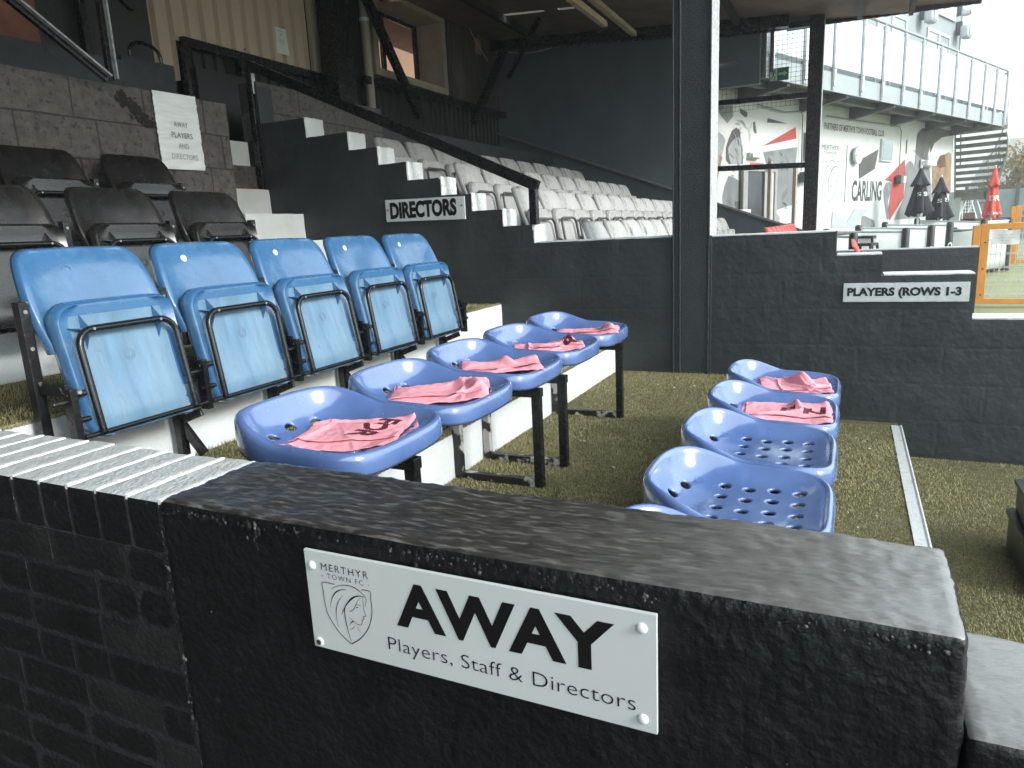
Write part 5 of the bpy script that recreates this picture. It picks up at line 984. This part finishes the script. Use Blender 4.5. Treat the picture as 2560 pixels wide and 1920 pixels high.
for k in (0, 3, 6, 9): b.cyl(rt[k], (rt[k][0], rt[k][1]+.1, rt[k][2]+.9), .016, 6)
b.build('handrail', GALV, t, O)

# parasols, barriers, stools and tables on the terrace
def parasol(s, y, ztop, zhem, m, label, words=(), low=None, ph=0., k_=1.):
    t, O = cthing('parasol', label, 'parasol', s, y, L2, 'closed parasols on the terrace'); H = ztop-zhem
    def prof(u): return .035+.075*min(1, u/.3)+ (.0 if u < .3 else .17*((u-.3)/.7)**1.15)
    def rad(u, a): return k_*prof(u)*(1+(.30*min(1, u*1.2))*math.cos(5*a+ph)+.1*math.cos(11*a+ph*3)*u+.06*math.sin(3*a+u*4))
    n = 60; vs = []; fs = []
    for j in range(25):
        u = j/24
        for k in range(n): a = 2*math.pi*k/n; r = rad(u, a)*.86; z = ztop-.02-H*u*(1-.05*math.cos(5*a+ph)*u*u-.0); vs.append((s+r*math.cos(a), y+r*math.sin(a), z))
    for j in range(24):
        for k in range(n): fs.append((j*n+k, j*n+(k+1) % n, (j+1)*n+(k+1) % n, (j+1)*n+k))
    cn = MB().add(vs, fs).build('canopy', m, t, O, smooth=True, angle=180, solid=.006)
    vs = []; fs = []
    for j in range(9):                                    # vent cap, a second short skirt over the top
        u = j/8
        for k in range(n): a = 2*math.pi*k/n; r = .025+.155*k_*u*(1+.22*math.cos(4*a+ph)*u); vs.append((s+r*math.cos(a), y+r*math.sin(a), ztop-.015-.40*H*u*(1-.10*abs(math.cos(2*a+ph))*u)))
    for j in range(8):
        for k in range(n): fs.append((j*n+k, j*n+(k+1) % n, (j+1)*n+(k+1) % n, (j+1)*n+k))
    MB().add(vs, fs).build('vent_cap', m, cn, O, smooth=True, angle=180, solid=.006)
    MB().cyl((s, y, L2), (s, y, ztop), .022, 8).build('pole', SILV, t, O); MB().lathe([(.025,0),(.025,.04),(.008,.06)], (s, y, ztop-.01), 10).build('finial', SILV, t, O)
    MB().lathe([(.25,0),(.25,.05),(.05,.08)], (s, y, L2), 16).build('base', BLKPL, t, O)
    for body, u0, h, a0, w in words:                      # lettering printed on the cloth
        V, F = txt(body, w, h, .02); vv = []
        for x, zz in V:
            u = u0-zz/H; r0 = prof(u)*.86*k_; a = a0+(x-w/2)/r0; r = rad(u, a)*.86+.012; vv.append((s+r*math.cos(a), y+r*math.sin(a), ztop-.02-H*u))
        MB().add(vv, F).build('lettering', CAPW, cn, O)
    return t
PA = 3.9
parasol(17.7, 6.0, 1.97, .97, BLKFAB, 'taller closed black parasol, left of the other black one', [('S', .60, .09, PA-.5, .08), ('SH', .60, .09, PA+.75, .13)], ph=.5)
parasol(19.04, 6.0, 1.79, .835, BLKFAB, 'lower closed black parasol, between the taller black one and the stair', [('S', .60, .09, PA-.5, .08), ('S', .58, .09, PA+.7, .08)], ph=1.3)
parasol(20.1, 5.2, 1.955, .835, REDFAB, 'closed red parasol in front of the curved stair', [('IDR', .68, .13, PA-.25, .22), ('SOUL OF MADRID', .96, .06, PA+.1, .42)], ph=2.0, k_=.68)
def bollard(s, y, zt, words=None, lb=''):
    t, O = cthing('bollard_post', lb, 'post', s, y, L2, 'black barrier posts of the terrace'); r = .066
    MB().lathe([(r*1.5,0),(r*1.5,.03),(r,.04),(r,zt-L2-.04),(r*.85,zt-L2-.012),(r*.4,zt-L2)], (s, y, L2), 14).build('post_body', BLKPL, t, O, smooth=True, angle=50)
    if words:
        V, F = txt(words, .62, .085, .03); b = MB(); vv = []
        for x, q in V: a = R_(-140)+(q-.0425)/r; vv.append((s+(r+.002)*math.cos(a), y+(r+.002)*math.sin(a), zt-.40-x))
        b.add(vv, F).build('lettering', CAPW, t, O)
    return t
FR = [(11.6, 4.85, .735, None), (13.78, 4.85, .742, 'CARLING'), (15.05, 4.85, .755, 'CARLING'), (16.09, 4.85, .783, 'CARLING'), (18.29, 4.85, .79, None), (20.26, 4.85, .776, None)]
BKp = [(12.6, 6.45, .78), (14.15, 6.45, .775), (15.65, 6.45, .80), (17.05, 6.45, .828), (19.0, 6.45, .868)]
nm_ = ['first', 'second', 'third', 'fourth', 'fifth', 'sixth']
for i, (s, y, z, w) in enumerate(FR): bollard(s, y, z, w, '%s black front barrier post from the left on the terrace' % nm_[i])
for i, (s, y, z) in enumerate(BKp): bollard(s, y, z, None, '%s black rear barrier post from the left, beside the mural wall' % nm_[i])
def barrier(a_, c_, label, gap=.08):
    t, O = cthing('canvas_barrier', label, 'barrier', (a_[0]+c_[0])/2, (a_[1]+c_[1])/2, L2, 'white canvas barriers of the terrace')
    A_, C_ = Vector((a_[0], a_[1], 0)), Vector((c_[0], c_[1], 0)); d = (C_-A_).normalized(); n = 14; vs = []; za, zc = a_[2]-.08, c_[2]-.08; pr = Vector((-d.y, d.x, 0))
    for j in range(7):
        for i in range(n+1):
            f = i/n; p = A_+d*(gap+(C_-A_).length*f*(1-2*gap/(C_-A_).length)); v = j/6; q = p+pr*(.012*math.sin(f*9+v*3)*(1-v)); vs.append((q.x, q.y, L2+.12+(za+(zc-za)*f-L2-.12)*v))
    MB().add(vs, [(j*(n+1)+i, j*(n+1)+i+1, (j+1)*(n+1)+i+1, (j+1)*(n+1)+i) for j in range(6) for i in range(n)]).build('canvas', CANVAS, t, O, smooth=True, angle=180, solid=.004)
    MB().cyl((*(A_+d*.05).xy, za+.012), (*(C_-d*.05).xy, zc+.012), .018, 8).build('top_rail', SILV, t, O)
for i in range(5): barrier(BKp[i], FR[i], 'white canvas barrier %s from the left between its rear and front black posts' % nm_[i])
barrier(FR[4], FR[5], 'white canvas barrier along the pitch side between the last two front posts')
def stool(s, y, label, h=.62, ztop=None):
    t, O = cthing('bar_stool', label, 'stool', s, y, L2, 'black metal stools on the terrace'); zt = ztop; w = .16
    MB().rbox(s-w, s+w, y-w, y+w, zt-.05, zt, .04, .02, 0).build('seat', BLKPL, t, O, smooth=True)
    for dx in (-1, 1):
        for dy in (-1, 1): MB().bar((s+dx*w*.85, y+dy*w*.85, zt-.03), (s+dx*w*1.35, y+dy*w*1.35, L2), .035).build('leg', BLKPL, t, O)
    MB().box(s-w*1.1, s+w*1.1, y-w*1.1, y-w*1.1+.02, zt-.35, zt-.32).box(s-w*1.1, s+w*1.1, y+w*1.1-.02, y+w*1.1, zt-.35, zt-.32).build('stretcher', BLKPL, t, O)
stool(12.45, 5.0, 'black stool right behind the dark low wall, nearest of the stools', ztop=.54); stool(13.9, 5.55, 'black stool behind the second front barrier post', ztop=.62); stool(15.15, 5.5, 'black stool beside the third front barrier post', ztop=.66)
stool(12.0, 5.25, 'black stool hidden partly by the first front barrier post', ztop=.42)
def table(s, y, zt, label, w=.32):
    t, O = cthing('bar_table', label, 'table', s, y, L2, 'black bar tables on the terrace'); MB().rbox(s-w, s+w, y-w, y+w, zt-.03, zt, .05, .012, 0).build('table_top', BLKPL, t, O, smooth=True)
    MB().tube([(s, y, zt-.03), (s, y, L2+.05)], .04, 8).build('pedestal', BLKPL, t, O); MB().lathe([(.26,0),(.26,.03),(.04,.05)], (s, y, L2), 14).build('base', BLKPL, t, O)
table(12.6, 5.75, .705, 'black bar table in the first booth behind the dark low wall'); table(16.9, 5.2, .60, 'black bar table right of the fourth front barrier post', .45); table(19.0, 5.5, .62, 'black bar table in the last booth near the orange gate', .45)

# orange gates
def gate(X, ya, yb, z0, z1, label, notice=False):
    t = thing('mesh_gate', label, 'gate', (X, (ya+yb)/2, L2), 0, 'orange framed mesh gates'); O = (X, (ya+yb)/2, L2); w = .10
    MB().box(X-.05, X+.05, ya-.085, ya+.015, L2, z1+.01).build('hinge_post', ORANGE, t, O, bevel=.006)
    MB().box(X-.04, X+.04, ya-.20, ya-.09, z0, z1+.03).box(X-.04, X+.04, yb, yb+.11, z0, z1+.03).box(X-.038, X+.038, yb+.11, ya-.20, z1-.06, z1+.028).box(X-.038, X+.038, yb+.11, ya-.20, z0, z0+.08).build('frame', ORANGE, t, O, bevel=.005)
    b = MB(); y = yb+.13
    while y < ya-.20: b.tube([(X, y, z0+.06), (X, y, z1-.04)], .0045, 4); y += .064
    z = z0+.14
    while z < z1-.06: b.tube([(X-.008, yb+.1, z), (X-.008, ya-.2, z)], .006, 4).tube([(X-.008, yb+.1, z+.02), (X-.008, ya-.2, z+.02)], .005, 4); z += .205
    b.build('wire_mesh', WIREW, t, O)
    bb = MB()
    for z in (.5, .1, -.3): bb.cyl((X-.05, ya-.15, z), (X-.045, ya-.15, z), .012, 8)
    bb.build('bolt', RUST, t, O)
    return t, O
gate(13.0, -1.74, -3.2, -.44, .75, 'orange timber framed mesh gate at the right edge with a paper notice')
n2 = thing('paper_notice', 'white paper notice tied to the orange mesh gate', 'notice', (12.97, -2.13, .58)); O = (12.97, -2.13, .58)
vs = [(12.965-.01*math.sin(i*2.1+j), -1.965-.36*i/5, .462+.215*j/4+.01*math.sin(i*1.3)) for j in range(5) for i in range(6)]
MB().add(vs, [(j*6+i, j*6+i+1, (j+1)*6+i+1, (j+1)*6+i) for j in range(4) for i in range(5)]).build('sheet', NOTICE, n2, O, smooth=True, angle=180)
for k, (wd_, w_) in enumerate((('Sorry', .09), ('Beer Garden', .19), ('CLOSED until after', .27), ('the game', .13))): put_txt('lettering', LETTERG, n2, wd_, (12.945, -2.145+w_/2, .635-.042*k), (0,-1,0), (0,0,1), w=w_, h=.026, lift=.001, org=O)
gate(22.0, -3.72, -5.6, -.40, 1.02, 'orange framed mesh gate further away behind the barriers')

# ------------------------------------------------------------------ far background
t = thing('boundary_fence', 'tall grey green boundary fence with dark posts behind the ground', 'fence', (40, -7, L2)); O = (40, -7, L2)
b = MB()
for k in range(7): b.box(39.95, 40.0, -30, 4, .55+.2*k-.9, .735+.2*k-.9)
b.box(39.98, 40.02, -30, 4, L2, 1.85).build('panel', FENCEG, t, O)
b = MB()
for k in range(24): y = 3.5-1.0*k - .4; b.box(39.80, 39.93, y-.06, y+.06, L2, 2.05)
b.build('post', FENCEP, t, O)
b = MB()
rr = random.Random(3)
for k in range(60): y = rr.uniform(-14, 3); z = rr.uniform(.2, 1.7); b.box(39.90, 39.945, y, y+rr.uniform(.2,.6), z, z+.03)
b.build('ledge', FENCEP, t, O)
t = thing('football_goal', 'small white football goal with net behind the parasols', 'goal', (32, -4, L2)); O = (32, -4, L2)
A_, B_, C_ = Vector((32, -3.7, L2)), Vector((32, -4.02, 1.62)), Vector((32, -4.35, L2))
gx = [Vector((0,0,0)), Vector((3.0, -.6, 0))]
b = MB()
for g_ in gx: b.tube([A_+g_+Vector((0,.25,.0)), B_+g_, C_+g_+Vector((0,-.35,0))], .05, 6)
b.tube([B_, B_+gx[1]], .05, 6).tube([A_+Vector((0,.25,0)), A_+gx[1]+Vector((0,.25,0))], .04, 6); b.build('goal_frame', NETW, t, O)
b = MB(); a0, c0_ = A_+Vector((0,.25,0)), C_+Vector((0,-.35,0))
for k in range(1, 14): f = k/14; p = a0.lerp(c0_, f); top = (a0.lerp(B_, f*2) if f < .5 else B_.lerp(c0_, f*2-1)); b.tube([p, top], .012, 3)
for k in range(1, 18): f = k/18; b.tube([a0.lerp(B_, f), c0_.lerp(B_, f)], .012, 3)
b.build('net', NETW, t, O)
single('timber_rail', 'low weathered timber rail behind the closed red parasol', 'rail', MB().box(27, 27.12, -7, -2.2, .55, .72).box(27, 27.12, -3.6, -3.3, L2, .9).box(27, 27.12, -2.6, -2.35, L2, .75), mat('brown_timber', (.16,.10,.075), .7, .2))
def tree(loc, h, r, label, leaf, n, seed, flat=1.):
    t = thing('broad_tree', label, 'tree', loc, 0, 'trees beyond the boundary fence'); rs = np.random.RandomState(seed); b = MB(); b.tube([(0,0,0), (.05,.02,h*.3), (-.05,.1,h*.6)], [r*.09, r*.07, r*.04], 8); tips = []
    for k in range(14):
        a = k*2.4; zz = h*(.28+.35*rs.rand()); l = r*(.6+.5*rs.rand()); e = Vector((math.cos(a)*l*.8, math.sin(a)*l*.8, zz+l*.55)); b.tube([(0,.05,zz*.8), e*.5+Vector((0,0,zz*.45)), e], [r*.04, r*.025, r*.01], 5); tips.append(e)
    b.build('trunk', BARK, t)
    cl = [np.array(e) for e in tips] + [np.array([rs.uniform(-1,1)*r*.75, rs.uniform(-1,1)*r*.75, h*(.55+.4*rs.rand())]) for _ in range(30)]
    V = []
    for i in range(n):
        c = cl[rs.randint(len(cl))]; p = c + rs.normal(0, r*.17, 3); s_ = rs.uniform(.06, .15)*r*.42; q = rs.normal(0, 1, 3); q /= np.linalg.norm(q); u = np.cross(q, rs.normal(0,1,3)); u /= np.linalg.norm(u); w_ = np.cross(q, u)
        V += [p-u*s_, p+w_*s_*.7, p+u*s_, p-w_*s_*.7]
    MB().add(V, [(4*i, 4*i+1, 4*i+2, 4*i+3) for i in range(n)]).build('crown', leaf, t); return t
tree((47, -10.2, L2), 4.6, 2.6, 'autumn brown bushy tree beyond the fence at the right edge', LEAF, 16000, 2)
tree((54, -13.5, L2), 5.0, 3.0, 'second autumn tree further right beyond the fence', LEAF, 6000, 5)
tree((60, -9.5, L2), 3.2, 1.8, 'small dull green tree behind the autumn tree', LEAFG, 5000, 9)
b = MB(); nx, ny = 30, 70; vs = []
for i in range(nx+1):
    for j in range(ny+1):
        x = 130+190*i/nx; y = -220+320*j/ny; f = i/nx
        hz_ = min(1, max(0, (-.105-y/x)/.05)); hz_ = hz_*hz_*(3-2*hz_)
        z = L2 + hz_*(27*math.sin(min(1, f*1.15)*math.pi/2)*(.62+.24*math.sin(y*.025+1.9)+.12*noise.noise(Vector((x*.022, y*.026, 0)))) + 2.2*noise.noise(Vector((x*.066, y*.066, 2))))*min(1, f*3) - 2*(i == 0)
        vs.append((x, y, z))
struct(b.add(vs, [(i*(ny+1)+j, (i+1)*(ny+1)+j, (i+1)*(ny+1)+j+1, i*(ny+1)+j+1) for i in range(nx) for j in range(ny)]).build('hills', HILLM, smooth=True, angle=180))
# kit crate at the right
t = thing('kit_crate', 'black plastic kit crate standing on the turf at the right edge', 'crate', (3.3, -.95, L2)); O = (3.3, -.95, L2)
b = MB().rbox(3.02, 3.53, -1.27, -.69, L2, L2+.17, .04, .02, 0).rbox(3.03, 3.52, -1.26, -.707, L2+.175, L2+.31, .04, .02, 0)
b.build('crate_body', BLKPL, t, O, smooth=True, angle=60); MB().rbox(3.01, 3.54, -1.28, -.682, L2+.15, L2+.18, .04, .01, 0).rbox(3.02, 3.53, -1.27, -.699, L2+.295, L2+.32, .04, .01, 0).build('rim', BLKPL, t, O, smooth=True)
b = MB()
for k, (x, z, h) in enumerate(((3.05, .30, .05), (3.09, .33, .03), (3.14, .16, .06), (3.2, .14, .03), (3.06, .1, .02))): b.bar((x+.03, -.6885, L2+z), (x+.05, -.6885, L2+z+h), .004, .001, (0,1,0)); b.bar((3.014, -.72-.05*k, L2+z), (3.014, -.74-.05*k, L2+z+h), .005, .001, (1,0,0))
b.build('paint_mark', CAPW, t, O)

# ------------------------------------------------------------------ air: the far ground fades in daylight haze
b = MB().box(-14, 330, -240, 130, L2-1.1, 26); hz = b.build('haze', [])
hm = bpy.data.materials.new('daylight_haze'); hm.use_nodes = True; t_ = hm.node_tree; t_.nodes.clear(); o_ = t_.nodes.new('ShaderNodeOutputMaterial'); v_ = t_.nodes.new('ShaderNodeVolumePrincipled')
v_.inputs['Color'].default_value = (.93, .97, 1, 1); v_.inputs['Density'].default_value = HAZE; v_.inputs['Anisotropy'].default_value = .3; t_.links.new(v_.outputs[0], o_.inputs['Volume']); hz.data.materials.append(hm)
tag(hz, 'thin pale daylight haze over the ground', 'haze', kind='stuff')
